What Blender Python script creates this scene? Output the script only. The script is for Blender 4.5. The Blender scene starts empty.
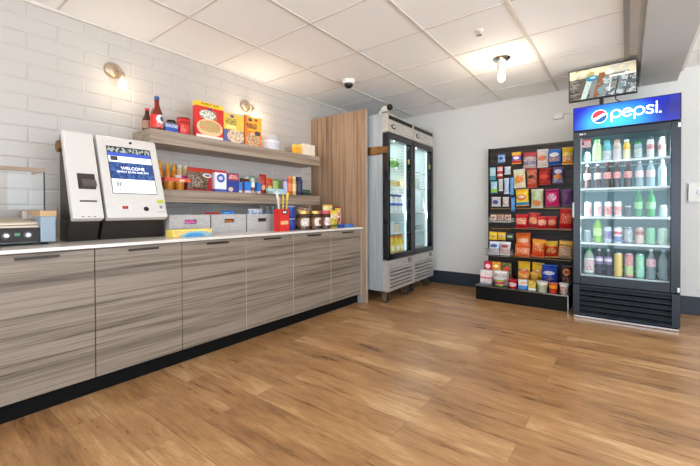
# Convenience shop corner: tiled wall with counter, shelves, kiosks, coolers, snack rack and drinks fridge.
LP = [1.7, 6.0, 1.9, 1.7, .72, 1.0, 5.0]       # lamp powers: sconce, ceiling bulb, cooler, drinks fridge, header sign, added unseen fill lights
WORLD = ((.87, .97, 1.08), 5.2, (.78, .93, 1.12), 3.4)     # daylight through the glazed fronts: pavement, sky
EXPO = 0.28
import bpy, bmesh, math, random
from mathutils import Vector, Matrix, noise
PI = math.pi
S = bpy.context.scene
C = S.collection
rnd = random.Random(11)

# ------------------------------------------------------------------ materials
def lin(c):
    r = []
    for v in c:
        v = v / 255.0
        r.append(v / 12.92 if v <= .04045 else ((v + .055) / 1.055) ** 2.4)
    return (r[0], r[1], r[2], 1.0)

def base_mat(name):
    m = bpy.data.materials.new(name)
    m.use_nodes = True
    nt = m.node_tree
    return m, nt, nt.nodes['Principled BSDF']

def mat(name, rgb, rough=.5, metal=0.0, spec=.5, emit=0.0, coat=0.0):
    m, nt, b = base_mat(name)
    b.inputs['Base Color'].default_value = lin(rgb)
    b.inputs['Roughness'].default_value = rough
    b.inputs['Metallic'].default_value = metal
    b.inputs['Specular IOR Level'].default_value = spec
    b.inputs['Coat Weight'].default_value = coat
    if emit:
        b.inputs['Emission Color'].default_value = lin(rgb)
        b.inputs['Emission Strength'].default_value = emit
    return m

def clear(name, tint, gloss=.07, rough=.02):
    m = bpy.data.materials.new(name)
    m.use_nodes = True
    nt = m.node_tree
    nt.nodes.clear()
    o = nt.nodes.new('ShaderNodeOutputMaterial')
    t = nt.nodes.new('ShaderNodeBsdfTransparent')
    g = nt.nodes.new('ShaderNodeBsdfGlossy')
    mx = nt.nodes.new('ShaderNodeMixShader')
    t.inputs[0].default_value = (*tint, 1)
    g.inputs['Roughness'].default_value = rough
    mx.inputs[0].default_value = gloss
    nt.links.new(t.outputs[0], mx.inputs[1])
    nt.links.new(g.outputs[0], mx.inputs[2])
    nt.links.new(mx.outputs[0], o.inputs[0])
    return m

def plastic(name, rgb, alpha=.5, rough=.1):
    """see-through tinted plastic: part clear, part glossy coloured body"""
    m = bpy.data.materials.new(name)
    m.use_nodes = True
    nt = m.node_tree
    b = nt.nodes['Principled BSDF']
    o = nt.nodes['Material Output']
    b.inputs['Base Color'].default_value = lin(rgb)
    b.inputs['Roughness'].default_value = rough
    t = nt.nodes.new('ShaderNodeBsdfTransparent')
    l = lin(rgb)
    t.inputs[0].default_value = tuple(.5 + .5 * v for v in l[:3]) + (1,)
    mx = nt.nodes.new('ShaderNodeMixShader')
    mx.inputs[0].default_value = alpha
    nt.links.new(t.outputs[0], mx.inputs[1])
    nt.links.new(b.outputs[0], mx.inputs[2])
    nt.links.new(mx.outputs[0], o.inputs[0])
    return m

def mth(nt, op, a, b=None):
    n = nt.nodes.new('ShaderNodeMath')
    n.operation = op
    for i, v in enumerate((a, b)):
        if v is None:
            continue
        if isinstance(v, (int, float)):
            n.inputs[i].default_value = v
        else:
            nt.links.new(v, n.inputs[i])
    return n.outputs[0]

def ink(c, k=1.14):
    l = lin(c)
    return tuple(min(v * k, .93) for v in l[:3]) + (1.0,)

def pm(name, base, layers, rough=.4, metal=0.0, emit=0.0, spec=.5):
    """printed surface: colour layers laid over the base in the part's own (Generated) coordinates, u = across, v = up"""
    m, nt, b = base_mat(name)
    tc = nt.nodes.new('ShaderNodeTexCoord')
    sx = nt.nodes.new('ShaderNodeSeparateXYZ')
    nt.links.new(tc.outputs['Generated'], sx.inputs[0])
    u, v = sx.outputs[0], sx.outputs[2]
    rgb = nt.nodes.new('ShaderNodeRGB')
    ik = lin if emit else ink
    rgb.outputs[0].default_value = ik(base)
    cur = rgb.outputs[0]

    def box(u0, u1, v0, v1):
        a = mth(nt, 'MULTIPLY', mth(nt, 'GREATER_THAN', u, u0), mth(nt, 'LESS_THAN', u, u1))
        c = mth(nt, 'MULTIPLY', mth(nt, 'GREATER_THAN', v, v0), mth(nt, 'LESS_THAN', v, v1))
        return mth(nt, 'MULTIPLY', a, c)
    for L in layers:
        k = L[0]
        if k == 'band':
            f = mth(nt, 'MULTIPLY', mth(nt, 'GREATER_THAN', v, L[1]), mth(nt, 'LESS_THAN', v, L[2]))
            col = L[3]
        elif k == 'rect':
            f = box(*L[1:5])
            col = L[5]
        elif k == 'ell':
            du = mth(nt, 'DIVIDE', mth(nt, 'SUBTRACT', u, L[1]), L[3])
            dv = mth(nt, 'DIVIDE', mth(nt, 'SUBTRACT', v, L[2]), L[4])
            f = mth(nt, 'LESS_THAN', mth(nt, 'ADD', mth(nt, 'MULTIPLY', du, du), mth(nt, 'MULTIPLY', dv, dv)), 1.0)
            col = L[5]
        elif k == 'glow':      # a soft printed blend (cu, cv, ru, rv)
            du = mth(nt, 'DIVIDE', mth(nt, 'SUBTRACT', u, L[1]), L[3])
            dv = mth(nt, 'DIVIDE', mth(nt, 'SUBTRACT', v, L[2]), L[4])
            d = mth(nt, 'SQRT', mth(nt, 'ADD', mth(nt, 'MULTIPLY', du, du), mth(nt, 'MULTIPLY', dv, dv)))
            f = mth(nt, 'MAXIMUM', mth(nt, 'SUBTRACT', 1.0, d), 0.0)
            col = L[5]
        elif k == 'diag':      # slanted strip: |u - u0 - slope*(v)| < w inside v0..v1
            d = mth(nt, 'ABSOLUTE', mth(nt, 'SUBTRACT', mth(nt, 'SUBTRACT', u, L[1]), mth(nt, 'MULTIPLY', v, L[2])))
            f = mth(nt, 'MULTIPLY', mth(nt, 'LESS_THAN', d, L[3]), mth(nt, 'MULTIPLY', mth(nt, 'GREATER_THAN', v, L[4]), mth(nt, 'LESS_THAN', v, L[5])))
            col = L[6]
        elif k == 'blot':      # printed picture: irregular patches of colour (scale, threshold, seed, u0,u1,v0,v1, colour)
            n = nt.nodes.new('ShaderNodeTexNoise')
            mp = nt.nodes.new('ShaderNodeMapping')
            mp.inputs['Location'].default_value = (L[3] * 3.7, L[3] * 1.3, L[3] * 2.1)
            nt.links.new(tc.outputs['Generated'], mp.inputs[0])
            nt.links.new(mp.outputs[0], n.inputs['Vector'])
            n.inputs['Scale'].default_value = L[1] * 2.3
            n.inputs['Detail'].default_value = 4
            f = mth(nt, 'MULTIPLY', mth(nt, 'GREATER_THAN', n.outputs[0], L[2]), box(*L[4:8]))
            col = L[8]
        mx = nt.nodes.new('ShaderNodeMix')
        mx.data_type = 'RGBA'
        nt.links.new(f, mx.inputs[0])
        nt.links.new(cur, mx.inputs[6])
        mx.inputs[7].default_value = ik(col)
        cur = mx.outputs[2]
    nt.links.new(cur, b.inputs['Base Color'])
    b.inputs['Roughness'].default_value = rough
    b.inputs['Metallic'].default_value = metal
    b.inputs['Specular IOR Level'].default_value = spec
    if emit:
        nt.links.new(cur, b.inputs['Emission Color'])
        b.inputs['Emission Strength'].default_value = emit
    return m

def ramp(nt, src, stops):
    r = nt.nodes.new('ShaderNodeValToRGB')
    el = r.color_ramp.elements
    while len(el) < len(stops):
        el.new(.5)
    for e, (p, c) in zip(el, stops):
        e.position = p
        e.color = lin(c)
    nt.links.new(src, r.inputs[0])
    return r.outputs[0]

def veneer(name, axis, dark, mid, light, rough=.45, across=33):
    """striped wood veneer with the grain along world axis 1 (y) or 2 (z)"""
    m, nt, b = base_mat(name)
    g = nt.nodes.new('ShaderNodeNewGeometry')
    mp = nt.nodes.new('ShaderNodeMapping')
    sc = [across, across, across]
    sc[axis] = .7
    mp.inputs['Scale'].default_value = sc
    nt.links.new(g.outputs['Position'], mp.inputs[0])
    n = nt.nodes.new('ShaderNodeTexNoise')
    n.inputs['Scale'].default_value = 1.0
    n.inputs['Detail'].default_value = 5
    n.inputs['Roughness'].default_value = .65
    n.inputs['Distortion'].default_value = .25
    nt.links.new(mp.outputs[0], n.inputs['Vector'])
    mp2 = nt.nodes.new('ShaderNodeMapping')
    s2 = [across * 5.0] * 3
    s2[axis] = 2.2
    mp2.inputs['Scale'].default_value = s2
    nt.links.new(g.outputs['Position'], mp2.inputs[0])
    n2 = nt.nodes.new('ShaderNodeTexNoise')
    n2.inputs['Scale'].default_value = 1.0
    n2.inputs['Detail'].default_value = 3
    nt.links.new(mp2.outputs[0], n2.inputs['Vector'])
    f = mth(nt, 'ADD', mth(nt, 'MULTIPLY', n.outputs[0], .72), mth(nt, 'MULTIPLY', n2.outputs[0], .28))
    col = ramp(nt, f, [(.36, dark), (.47, mid), (.56, light), (.66, mid)])
    nt.links.new(col, b.inputs['Base Color'])
    b.inputs['Roughness'].default_value = rough
    return m

def floor_mat():
    m, nt, b = base_mat('oak_plank_floor')
    g = nt.nodes.new('ShaderNodeNewGeometry')
    mp = nt.nodes.new('ShaderNodeMapping')
    mp.inputs['Location'].default_value = (.37, .05, 0)
    nt.links.new(g.outputs['Position'], mp.inputs[0])
    br = nt.nodes.new('ShaderNodeTexBrick')
    br.offset = .37
    br.inputs['Scale'].default_value = 1.0
    br.inputs['Brick Width'].default_value = 1.22
    br.inputs['Row Height'].default_value = .142
    br.inputs['Mortar Size'].default_value = .0016
    br.inputs['Mortar Smooth'].default_value = .2
    br.inputs['Bias'].default_value = 0.0
    br.inputs['Color1'].default_value = (0, 0, 0, 1)
    br.inputs['Color2'].default_value = (1, 1, 1, 1)
    br.inputs['Mortar'].default_value = (.5, .5, .5, 1)
    nt.links.new(mp.outputs[0], br.inputs['Vector'])
    # shift the grain for every plank
    sh = nt.nodes.new('ShaderNodeVectorMath')
    sh.operation = 'MULTIPLY_ADD'
    nt.links.new(br.outputs['Color'], sh.inputs[0])
    sh.inputs[1].default_value = (7.3, 3.1, 0)
    nt.links.new(g.outputs['Position'], sh.inputs[2])
    gm = nt.nodes.new('ShaderNodeMapping')
    gm.inputs['Scale'].default_value = (2.4, 20, 1)
    nt.links.new(sh.outputs[0], gm.inputs[0])
    n = nt.nodes.new('ShaderNodeTexNoise')
    n.inputs['Scale'].default_value = 1.0
    n.inputs['Detail'].default_value = 6
    n.inputs['Roughness'].default_value = .62
    n.inputs['Distortion'].default_value = .45
    nt.links.new(gm.outputs[0], n.inputs['Vector'])
    gm2 = nt.nodes.new('ShaderNodeMapping')
    gm2.inputs['Scale'].default_value = (1.6, 4.5, 1)
    nt.links.new(sh.outputs[0], gm2.inputs[0])
    n2 = nt.nodes.new('ShaderNodeTexNoise')
    n2.inputs['Scale'].default_value = 1.6
    n2.inputs['Detail'].default_value = 4
    n2.inputs['Distortion'].default_value = .5
    nt.links.new(gm2.outputs[0], n2.inputs['Vector'])
    gm3 = nt.nodes.new('ShaderNodeMapping')
    gm3.inputs['Scale'].default_value = (9, 70, 1)
    nt.links.new(sh.outputs[0], gm3.inputs[0])
    n3 = nt.nodes.new('ShaderNodeTexNoise')
    n3.inputs['Scale'].default_value = 1.0
    n3.inputs['Detail'].default_value = 6
    n3.inputs['Roughness'].default_value = .7
    n3.inputs['Distortion'].default_value = .6
    nt.links.new(gm3.outputs[0], n3.inputs['Vector'])
    f = mth(nt, 'ADD', mth(nt, 'MULTIPLY', n.outputs[0], .34), mth(nt, 'MULTIPLY', n2.outputs[0], .32))
    f = mth(nt, 'ADD', f, mth(nt, 'MULTIPLY', n3.outputs[0], .34))
    f = mth(nt, 'ADD', f, mth(nt, 'MULTIPLY', mth(nt, 'SUBTRACT', br.outputs['Color'], .5), .13))
    col = ramp(nt, f, [(.3, FLOOR[0]), (.44, FLOOR[1]), (.55, FLOOR[2]), (.68, FLOOR[3])])
    mx = nt.nodes.new('ShaderNodeMix')
    mx.data_type = 'RGBA'
    nt.links.new(mth(nt, 'MULTIPLY', br.outputs['Fac'], .5), mx.inputs[0])
    nt.links.new(col, mx.inputs[6])
    mx.inputs[7].default_value = lin((88, 58, 34))
    nt.links.new(mx.outputs[2], b.inputs['Base Color'])
    rr = mth(nt, 'ADD', mth(nt, 'MULTIPLY', n.outputs[0], .2), .20)
    nt.links.new(rr, b.inputs['Roughness'])
    bp = nt.nodes.new('ShaderNodeBump')
    bp.inputs['Strength'].default_value = .12
    bp.inputs['Distance'].default_value = .002
    nt.links.new(mth(nt, 'SUBTRACT', n.outputs[0], br.outputs['Fac']), bp.inputs['Height'])
    nt.links.new(bp.outputs[0], b.inputs['Normal'])
    return m

def speckle(name, rgb, rgb2, scale=180, rough=.9, bump=.15):
    m, nt, b = base_mat(name)
    g = nt.nodes.new('ShaderNodeNewGeometry')
    n = nt.nodes.new('ShaderNodeTexNoise')
    n.inputs['Scale'].default_value = scale
    n.inputs['Detail'].default_value = 3
    nt.links.new(g.outputs['Position'], n.inputs['Vector'])
    nt.links.new(ramp(nt, n.outputs[0], [(.35, rgb2), (.6, rgb)]), b.inputs['Base Color'])
    b.inputs['Roughness'].default_value = rough
    bp = nt.nodes.new('ShaderNodeBump')
    bp.inputs['Strength'].default_value = bump
    bp.inputs['Distance'].default_value = .002
    nt.links.new(n.outputs[0], bp.inputs['Height'])
    nt.links.new(bp.outputs[0], b.inputs['Normal'])
    return m

def brushed(name, rgb, axis, rough=.3, metal=.85):
    m, nt, b = base_mat(name)
    g = nt.nodes.new('ShaderNodeNewGeometry')
    mp = nt.nodes.new('ShaderNodeMapping')
    sc = [160, 160, 160]
    sc[axis] = 2
    mp.inputs['Scale'].default_value = sc
    nt.links.new(g.outputs['Position'], mp.inputs[0])
    n = nt.nodes.new('ShaderNodeTexNoise')
    n.inputs['Scale'].default_value = 1
    n.inputs['Detail'].default_value = 2
    nt.links.new(mp.outputs[0], n.inputs['Vector'])
    d = tuple(int(v * .86) for v in rgb)
    nt.links.new(ramp(nt, n.outputs[0], [(.35, d), (.65, rgb)]), b.inputs['Base Color'])
    b.inputs['Metallic'].default_value = metal
    nt.links.new(mth(nt, 'ADD', mth(nt, 'MULTIPLY', n.outputs[0], .15), rough), b.inputs['Roughness'])
    return m

FLOOR = [(104, 72, 45), (160, 116, 74), (186, 141, 93), (220, 182, 136)]
M = {}
M['floor'] = floor_mat()
M['tile'] = mat('white_glazed_tile', (194, 188, 181), .34, spec=.35)
M['grout'] = mat('pale_grout', (186, 180, 173), .8)
M['paint'] = speckle('warm_white_paint', (222, 220, 215), (219, 217, 212), 60, .75, .05)
M['soffit'] = speckle('grey_painted_soffit', (188, 187, 183), (185, 184, 180), 60, .8, .05)
M['ceil'] = speckle('ceiling_tile', (250, 249, 247), (245, 244, 241), 260, .95, .3)
M['tbar'] = mat('ceiling_grid_beige', (214, 207, 198), .5)
M['channel'] = mat('grey_metal_channel', (168, 160, 150), .45, .3)
M['navy'] = mat('dark_navy_baseboard', (38, 48, 58), .45)
M['cab'] = veneer('grey_brown_veneer', 1, (84, 72, 61), (128, 114, 99), (152, 138, 122))
M['shelfwood'] = veneer('shelf_veneer', 1, (112, 94, 78), (154, 135, 116), (178, 160, 141))
M['panelwood'] = veneer('tall_panel_veneer', 2, (116, 88, 66), (160, 127, 99), (186, 153, 122))
M['edgelight'] = mat('light_edge_band', (206, 196, 184), .5)
M['edgewood'] = mat('panel_edge_band', (170, 154, 140), .5)
M['quartz'] = speckle('white_quartz', (236, 230, 220), (228, 220, 208), 90, .18, .0)
M['black'] = mat('black_plastic', (22, 22, 24), .45)
M['blackgloss'] = mat('black_gloss', (16, 17, 20), .15)
M['kick'] = mat('black_toe_kick', (12, 11, 10), .7, spec=.15)
M['carcass'] = mat('grey_carcass', (128, 120, 112), .6)
M['bronze'] = mat('dark_bronze_pull', (58, 51, 46), .35, .7)
M['steel'] = brushed('brushed_steel', (186, 196, 200), 2, .35, .3)
M['steelh'] = brushed('brushed_steel_fascia', (214, 209, 200), 1, .35, .5)
M['chrome'] = mat('chrome', (215, 215, 215), .15, 1)
M['brass'] = mat('aged_brass', (128, 96, 62), .35, .9)
M['beige'] = mat('satin_beige_metal', (184, 164, 140), .35, .55)
M['white'] = mat('white_plastic', (232, 229, 222), .4)
M['whitegloss'] = mat('white_enamel', (232, 236, 236), .3)
M['liner'] = mat('fridge_liner', (118, 156, 166), .5)
M['linerw'] = mat('white_fridge_liner', (214, 224, 224), .5)
M['glass'] = clear('door_glass', (.94, .98, .98), .022)
M['guard'] = clear('guard_glass', (.985, .985, .975), .025)
M['fridge'] = mat('slate_black_fridge', (24, 34, 44), .3, 0.0)
M['fridge_dark'] = mat('black_recess', (10, 11, 13), .5)
M['slat'] = veneer('dark_slatwall', 0, (24, 17, 12), (38, 27, 19), (52, 37, 26), .5, 30)
M['rackblack'] = mat('black_rack_base', (12, 11, 10), .5, spec=.2)
M['gold'] = mat('gold_slat_insert', (150, 116, 62), .4, .6)
M['kioskw'] = mat('warm_white_kiosk', (218, 213, 206), .35)
M['kioskd'] = mat('dark_grey_kiosk', (52, 46, 42), .5)
M['felt'] = speckle('grey_felt', (196, 193, 190), (168, 165, 162), 140, .95, .3)
M['rubber'] = mat('rubber', (40, 42, 44), .7)
M['bulb'] = mat('glowing_bulb', (255, 226, 180), .3, emit=9)
M['led'] = mat('led_strip', (235, 250, 255), .3, emit=.6)
M['foil'] = mat('silver_foil', (190, 190, 190), .25, .8)

# ------------------------------------------------------------------ mesh builder
class MB:
    def __init__(s):
        s.v, s.f, s.m, s.s = [], [], [], []

    def add(s, vs, fs, mi=0, sm=False):
        b = len(s.v)
        s.v += [tuple(v) for v in vs]
        for f in fs:
            s.f.append([b + i for i in f])
            s.m.append(mi)
            s.s.append(sm)
        return s

    def box(s, x0, x1, y0, y1, z0, z1, mi=0):
        return s.add([(x0, y0, z0), (x1, y0, z0), (x1, y1, z0), (x0, y1, z0), (x0, y0, z1), (x1, y0, z1), (x1, y1, z1), (x0, y1, z1)],
                     [(0, 3, 2, 1), (4, 5, 6, 7), (0, 1, 5, 4), (1, 2, 6, 5), (2, 3, 7, 6), (3, 0, 4, 7)], mi)

    def prism(s, poly, a0, a1, ax='x', mi=0):
        """polygon (p,q) swept along an axis: x -> (y,z), y -> (x,z), z -> (x,y)"""
        n = len(poly)
        def P(a, p, q):
            return (a, p, q) if ax == 'x' else ((p, a, q) if ax == 'y' else (p, q, a))
        vs = [P(a0, *p) for p in poly] + [P(a1, *p) for p in poly]
        fs = [tuple(range(n)), tuple(range(2 * n - 1, n - 1, -1))]
        fs += [(i, i + n, (i + 1) % n + n, (i + 1) % n) for i in range(n)]
        return s.add(vs, fs, mi)

    def lathe(s, prof, cx=0, cy=0, cz=0, seg=16, mi=0, cap=True, smooth=True):
        vs, fs = [], []
        for r, z in prof:
            for k in range(seg):
                a = 2 * PI * k / seg
                vs.append((cx + r * math.cos(a), cy + r * math.sin(a), cz + z))
        n = len(prof)
        for i in range(n - 1):
            for k in range(seg):
                k2 = (k + 1) % seg
                fs.append((i * seg + k, i * seg + k2, (i + 1) * seg + k2, (i + 1) * seg + k))
        s.add(vs, fs, mi, smooth)
        if cap:
            b = len(s.v) - len(vs)
            s.f.append([b + k for k in range(seg - 1, -1, -1)]); s.m.append(mi); s.s.append(False)
            s.f.append([b + (n - 1) * seg + k for k in range(seg)]); s.m.append(mi); s.s.append(False)
        return s

    def tube(s, pts, r, seg=8, mi=0):
        pts = [Vector(p) for p in pts]
        vs, fs = [], []
        up = Vector((0, 0, 1))
        for i, p in enumerate(pts):
            d = (pts[min(i + 1, len(pts) - 1)] - pts[max(i - 1, 0)]).normalized()
            a = d.cross(up)
            if a.length < 1e-3:
                a = d.cross(Vector((1, 0, 0)))
            a.normalize()
            bb = d.cross(a).normalized()
            rr = r[i] if isinstance(r, (list, tuple)) else r
            for k in range(seg):
                t = 2 * PI * k / seg
                vs.append(p + a * (rr * math.cos(t)) + bb * (rr * math.sin(t)))
        for i in range(len(pts) - 1):
            for k in range(seg):
                k2 = (k + 1) % seg
                fs.append((i * seg + k, i * seg + k2, (i + 1) * seg + k2, (i + 1) * seg + k))
        n = len(pts)
        s.add(vs, fs, mi, True)
        b = len(s.v) - len(vs)
        s.f.append([b + k for k in range(seg - 1, -1, -1)]); s.m.append(mi); s.s.append(False)
        s.f.append([b + (n - 1) * seg + k for k in range(seg)]); s.m.append(mi); s.s.append(False)
        return s

    def build(s, name, mats, parent=None, bev=0.0, loc=None, rot=None, seg=2):
        me = bpy.data.meshes.new(name)
        me.from_pydata(s.v, [], s.f)
        bm = bmesh.new()
        bm.from_mesh(me)
        bmesh.ops.recalc_face_normals(bm, faces=bm.faces)
        bm.to_mesh(me)
        bm.free()
        for m in (mats if isinstance(mats, (list, tuple)) else [mats]):
            me.materials.append(m)
        for p, mi, sm in zip(me.polygons, s.m, s.s):
            p.material_index = mi
            p.use_smooth = sm
        if any(s.s):
            me.set_sharp_from_angle(angle=math.radians(42))
        o = bpy.data.objects.new(name, me)
        C.objects.link(o)
        if parent is not None:
            o.parent = parent
        if loc:
            o.location = loc
        if rot:
            o.rotation_euler = rot
        if bev:
            md = o.modifiers.new('Bevel', 'BEVEL')
            md.width = bev
            md.segments = seg
            md.limit_method = 'ANGLE'
            md.angle_limit = math.radians(40)
        return o

def tag(o, label, cat, group=None):
    o['label'] = label
    o['category'] = cat
    if group:
        o['group'] = group
    return o

def thing(name, label, cat, loc, rz=0, group=None):
    o = bpy.data.objects.new(name, None)
    o.empty_display_size = .05
    C.objects.link(o)
    o.location = loc
    o.rotation_euler = (0, 0, rz)
    return tag(o, label, cat, group)

def struct(name, mb, m, bev=0.0):
    o = mb.build(name, m, None, bev)
    o['kind'] = 'structure'
    return o

def text(name, s, size, m, parent, loc, rot, depth=.0006, ax='CENTER'):
    cu = bpy.data.curves.new(name, 'FONT')
    cu.body = s
    cu.size = size
    cu.extrude = depth
    cu.align_x = ax
    cu.align_y = 'CENTER'
    tmp = bpy.data.objects.new(name, cu)
    C.objects.link(tmp)
    dg = bpy.context.evaluated_depsgraph_get()
    me = bpy.data.meshes.new_from_object(tmp.evaluated_get(dg))
    bpy.data.objects.remove(tmp)
    bpy.data.curves.remove(cu)
    me.materials.clear()
    me.materials.append(m)
    o = bpy.data.objects.new(name, me)
    C.objects.link(o)
    o.parent = parent
    o.location = loc
    o.rotation_euler = rot
    return o

RZ = PI / 2      # things on the left wall face +x

# ------------------------------------------------------------------ goods
def pouch_mb(w, h, d, seed, z0=.011, wrinkle=.2):
    nu, nv = 10, 12
    mb = MB()
    vs, idx = [], {}
    r = random.Random(seed)
    off = r.uniform(0, 50)
    def put(key, co):
        idx[key] = len(vs)
        vs.append(co)
    hh = h - 2 * z0
    for side in (-1, 1):
        for j in range(nv + 1):
            for i in range(nu + 1):
                edge = i in (0, nu) or j in (0, nv)
                if edge and side == 1:
                    idx[(1, i, j)] = idx[(-1, i, j)]
                    continue
                u, v = i / nu, j / nv
                t = (math.sin(PI * u) ** .55) * (math.sin(PI * v) ** .5)
                wr = noise.noise(Vector((u * 3.2 + off, v * 4.2, side * 3))) * wrinkle
                pinch = 1 - .045 * (math.sin(PI * v) ** .5)
                x = (u - .5) * w * pinch
                put((side, i, j), (x, side * d / 2 * t * (1 + wr * 2.2), z0 + v * hh))
    fs = []
    for side in (-1, 1):
        for j in range(nv):
            for i in range(nu):
                q = (idx[(side, i, j)], idx[(side, i + 1, j)], idx[(side, i + 1, j + 1)], idx[(side, i, j + 1)])
                fs.append(q if side == -1 else q[::-1])
    mb.add(vs, fs, 0, True)
    return mb

def seal_mb(w, z0, z1):
    mb = MB()
    n = 14
    vs = []
    for y in (-.0012, .0012):
        for i in range(n + 1):
            x = -w / 2 + w * i / n
            zz = .0018 if i % 2 else 0
            vs.append((x, y, z0 + (zz if z0 < .005 else 0)))
            vs.append((x, y, z1 - (zz if z0 > .005 else 0)))
    k = 2 * (n + 1)
    fs = []
    for i in range(n):
        a = 2 * i
        fs += [(a, a + 2, a + 3, a + 1), (k + a, k + a + 1, k + a + 3, k + a + 2), (a, k + a, k + a + 2, a + 2), (a + 1, a + 3, k + a + 3, k + a + 1)]
    fs += [(0, 1, k + 1, k), (2 * n, k + 2 * n, k + 2 * n + 1, 2 * n + 1)]
    return mb.add(vs, fs)

_seed = [0]
def bag(name, label, cat, loc, w, h, d, m, seal, group=None, rz=0, tilt=0, roll=0):
    _seed[0] += 1
    t = thing(name, label, cat, (loc[0], loc[1], loc[2] + abs(math.sin(roll)) * w / 2 + abs(math.sin(tilt)) * .006 + .0003), rz, group)
    t.rotation_euler = (tilt, roll, rz)
    pouch_mb(w, h, d, _seed[0]).build('pouch', m, t)
    seal_mb(w, 0, .0125).build('bottom_seal', seal, t)
    seal_mb(w, h - .0125, h).build('top_seal', seal, t)
    return t

def carton(name, label, cat, loc, w, d, h, m, flap, group=None, rz=0, tilt=0):
    """printed box: front face at local y=0, depth going back; closed flaps on top"""
    t = thing(name, label, cat, loc, rz, group)
    t.rotation_euler = (tilt, 0, rz)
    MB().box(-w / 2, w / 2, 0, d, 0, h - .0015).build('box_body', m, t, .0012, seg=1)
    MB().box(-w / 2 + .001, w / 2 - .001, .001, d * .62, h - .0015, h).build('top_flap', flap, t)
    return t

def bottle(name, label, cat, loc, r, h, body, cap, lab=None, group=None, kind='soda', lz=(.34, .62), rz=0):
    t = thing(name, label, cat, loc, rz, group)
    if kind == 'soda':
        p = [(r * .82, 0), (r * .98, h * .02), (r, h * .08), (r * .93, h * .3), (r, h * .42), (r, h * .58), (r * .9, h * .7), (r * .55, h * .82), (r * .36, h * .88), (r * .34, h * .925)]
        ch, cr = .075, .42
    elif kind == 'wide':
        p = [(r * .9, 0), (r, h * .02), (r, h * .66), (r * .93, h * .74), (r * .68, h * .82), (r * .56, h * .86), (r * .56, h * .88)]
        ch, cr = .12, .66
    elif kind == 'jar':
        p = [(r * .9, 0), (r, h * .03), (r, h * .74), (r * .9, h * .81), (r * .84, h * .84)]
        ch, cr = .16, .93
    elif kind == 'syrup':
        p = [(r * .9, 0), (r, h * .03), (r, h * .42), (r * .9, h * .52), (r * .6, h * .66), (r * .42, h * .78), (r * .4, h * .9)]
        ch, cr = .1, .46
    elif kind == 'squeeze':
        p = [(r * .85, 0), (r, h * .04), (r * .98, h * .3), (r * .8, h * .42), (r * .95, h * .55), (r * .85, h * .68), (r * .5, h * .76)]
        ch, cr = .24, .42
    else:   # plain
        p = [(r * .92, 0), (r, h * .02), (r, h * .78), (r * .8, h * .86), (r * .7, h * .88)]
        ch, cr = .12, .75
    MB().lathe(p, seg=18).build('bottle_body', body, t)
    c = r * cr
    MB().lathe([(c, h * (1 - ch)), (c, h * .99), (c * .86, h)] if kind != 'squeeze' else [(c * 1.5, h * .76), (c * 1.5, h * .86), (c * 1.1, h * .9), (c * .9, h * .99), (c * .5, h)], seg=14).build('cap', cap, t)
    if lab:
        # the label follows the body
        def rad(z):
            for (r0, z0), (r1, z1) in zip(p, p[1:]):
                if z0 <= z <= z1:
                    return r0 + (r1 - r0) * (z - z0) / max(z1 - z0, 1e-6)
            return r
        zz = [h * (lz[0] + (lz[1] - lz[0]) * k / 5) for k in range(6)]
        MB().lathe([(rad(z) + .0009, z) for z in zz], seg=18, cap=False).build('label_sleeve', lab, t)
    return t

def can(name, label, loc, r, h, m, group=None, cat='can'):
    t = thing(name, label, cat, loc, 0, group)
    MB().lathe([(r * .8, 0), (r * .97, h * .035), (r, h * .07), (r, h * .9), (r * .87, h * .965)], seg=20).build('can_body', m, t)
    MB().lathe([(r * .87, h * .965), (r * .88, h * .99), (r * .84, h), (r * .8, h * .985), (r * .2, h * .985)], seg=20).build('can_lid', M['chrome'], t)
    return t

def cup(name, label, cat, loc, r, h, m, lidm, group=None, rz=0):
    t = thing(name, label, cat, loc, rz, group)
    MB().lathe([(r * .78, 0), (r * .8, h * .02), (r * .97, h * .88), (r, h * .9)], seg=20).build('cup_body', m, t)
    MB().lathe([(r * 1.04, h * .9), (r * 1.06, h * .93), (r * 1.06, h * .97), (r * .98, h)], seg=20).build('lid', lidm, t)
    return t
# ------------------------------------------------------------------ room
XL, YB, ZC = -3.05, 4.70, 2.355
XR, YF = 2.5, -2.3
struct('floor', MB().box(XL - .1, XR + .1, YF - .1, YB + .1, -.1, 0), M['floor'])
struct('ceiling', MB().box(XL - .1, XR + .1, YF - .1, YB + .1, ZC, ZC + .1), M['ceil'])
# left wall: bevelled subway tiles, running bond
tw, th, gx, bv, bh = .3085, .1005, .0012, .010, .0042
mb = MB().box(XL - .1, XL, YF - .1, YB + .1, 0, ZC, 1)
for k in range(-10, 8):
    z0 = 1.745 + th * k
    z1 = min(z0 + th, ZC)
    if z1 - z0 < .03:
        continue
    off = .592 if k % 2 else .592 + tw / 2
    n0 = -5
    y = off + n0 * tw
    while y < YB:
        a, b = max(y, YF) + gx / 2, min(y + tw, YB) - gx / 2
        if b - a > .03 and a > -1.2:
            c, d = z0 + gx / 2, z1 - gx / 2
            x = XL
            vs = [(x, a, c), (x, b, c), (x, b, d), (x, a, d), (x + bh, a + bv, c + bv), (x + bh, b - bv, c + bv), (x + bh, b - bv, d - bv), (x + bh, a + bv, d - bv)]
            mb.add(vs, [(4, 5, 6, 7), (0, 1, 5, 4), (1, 2, 6, 5), (2, 3, 7, 6), (3, 0, 4, 7)], 0)
        y += tw
struct('wall_left', mb, [M['tile'], M['grout']])
struct('wall_back', MB().box(XL, XR + .1, YB, YB + .1, 0, ZC), M['paint'])
struct('baseboard_back', MB().box(-2.9, XR, YB - .014, YB, 0, .175), M['navy'], .003)
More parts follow.
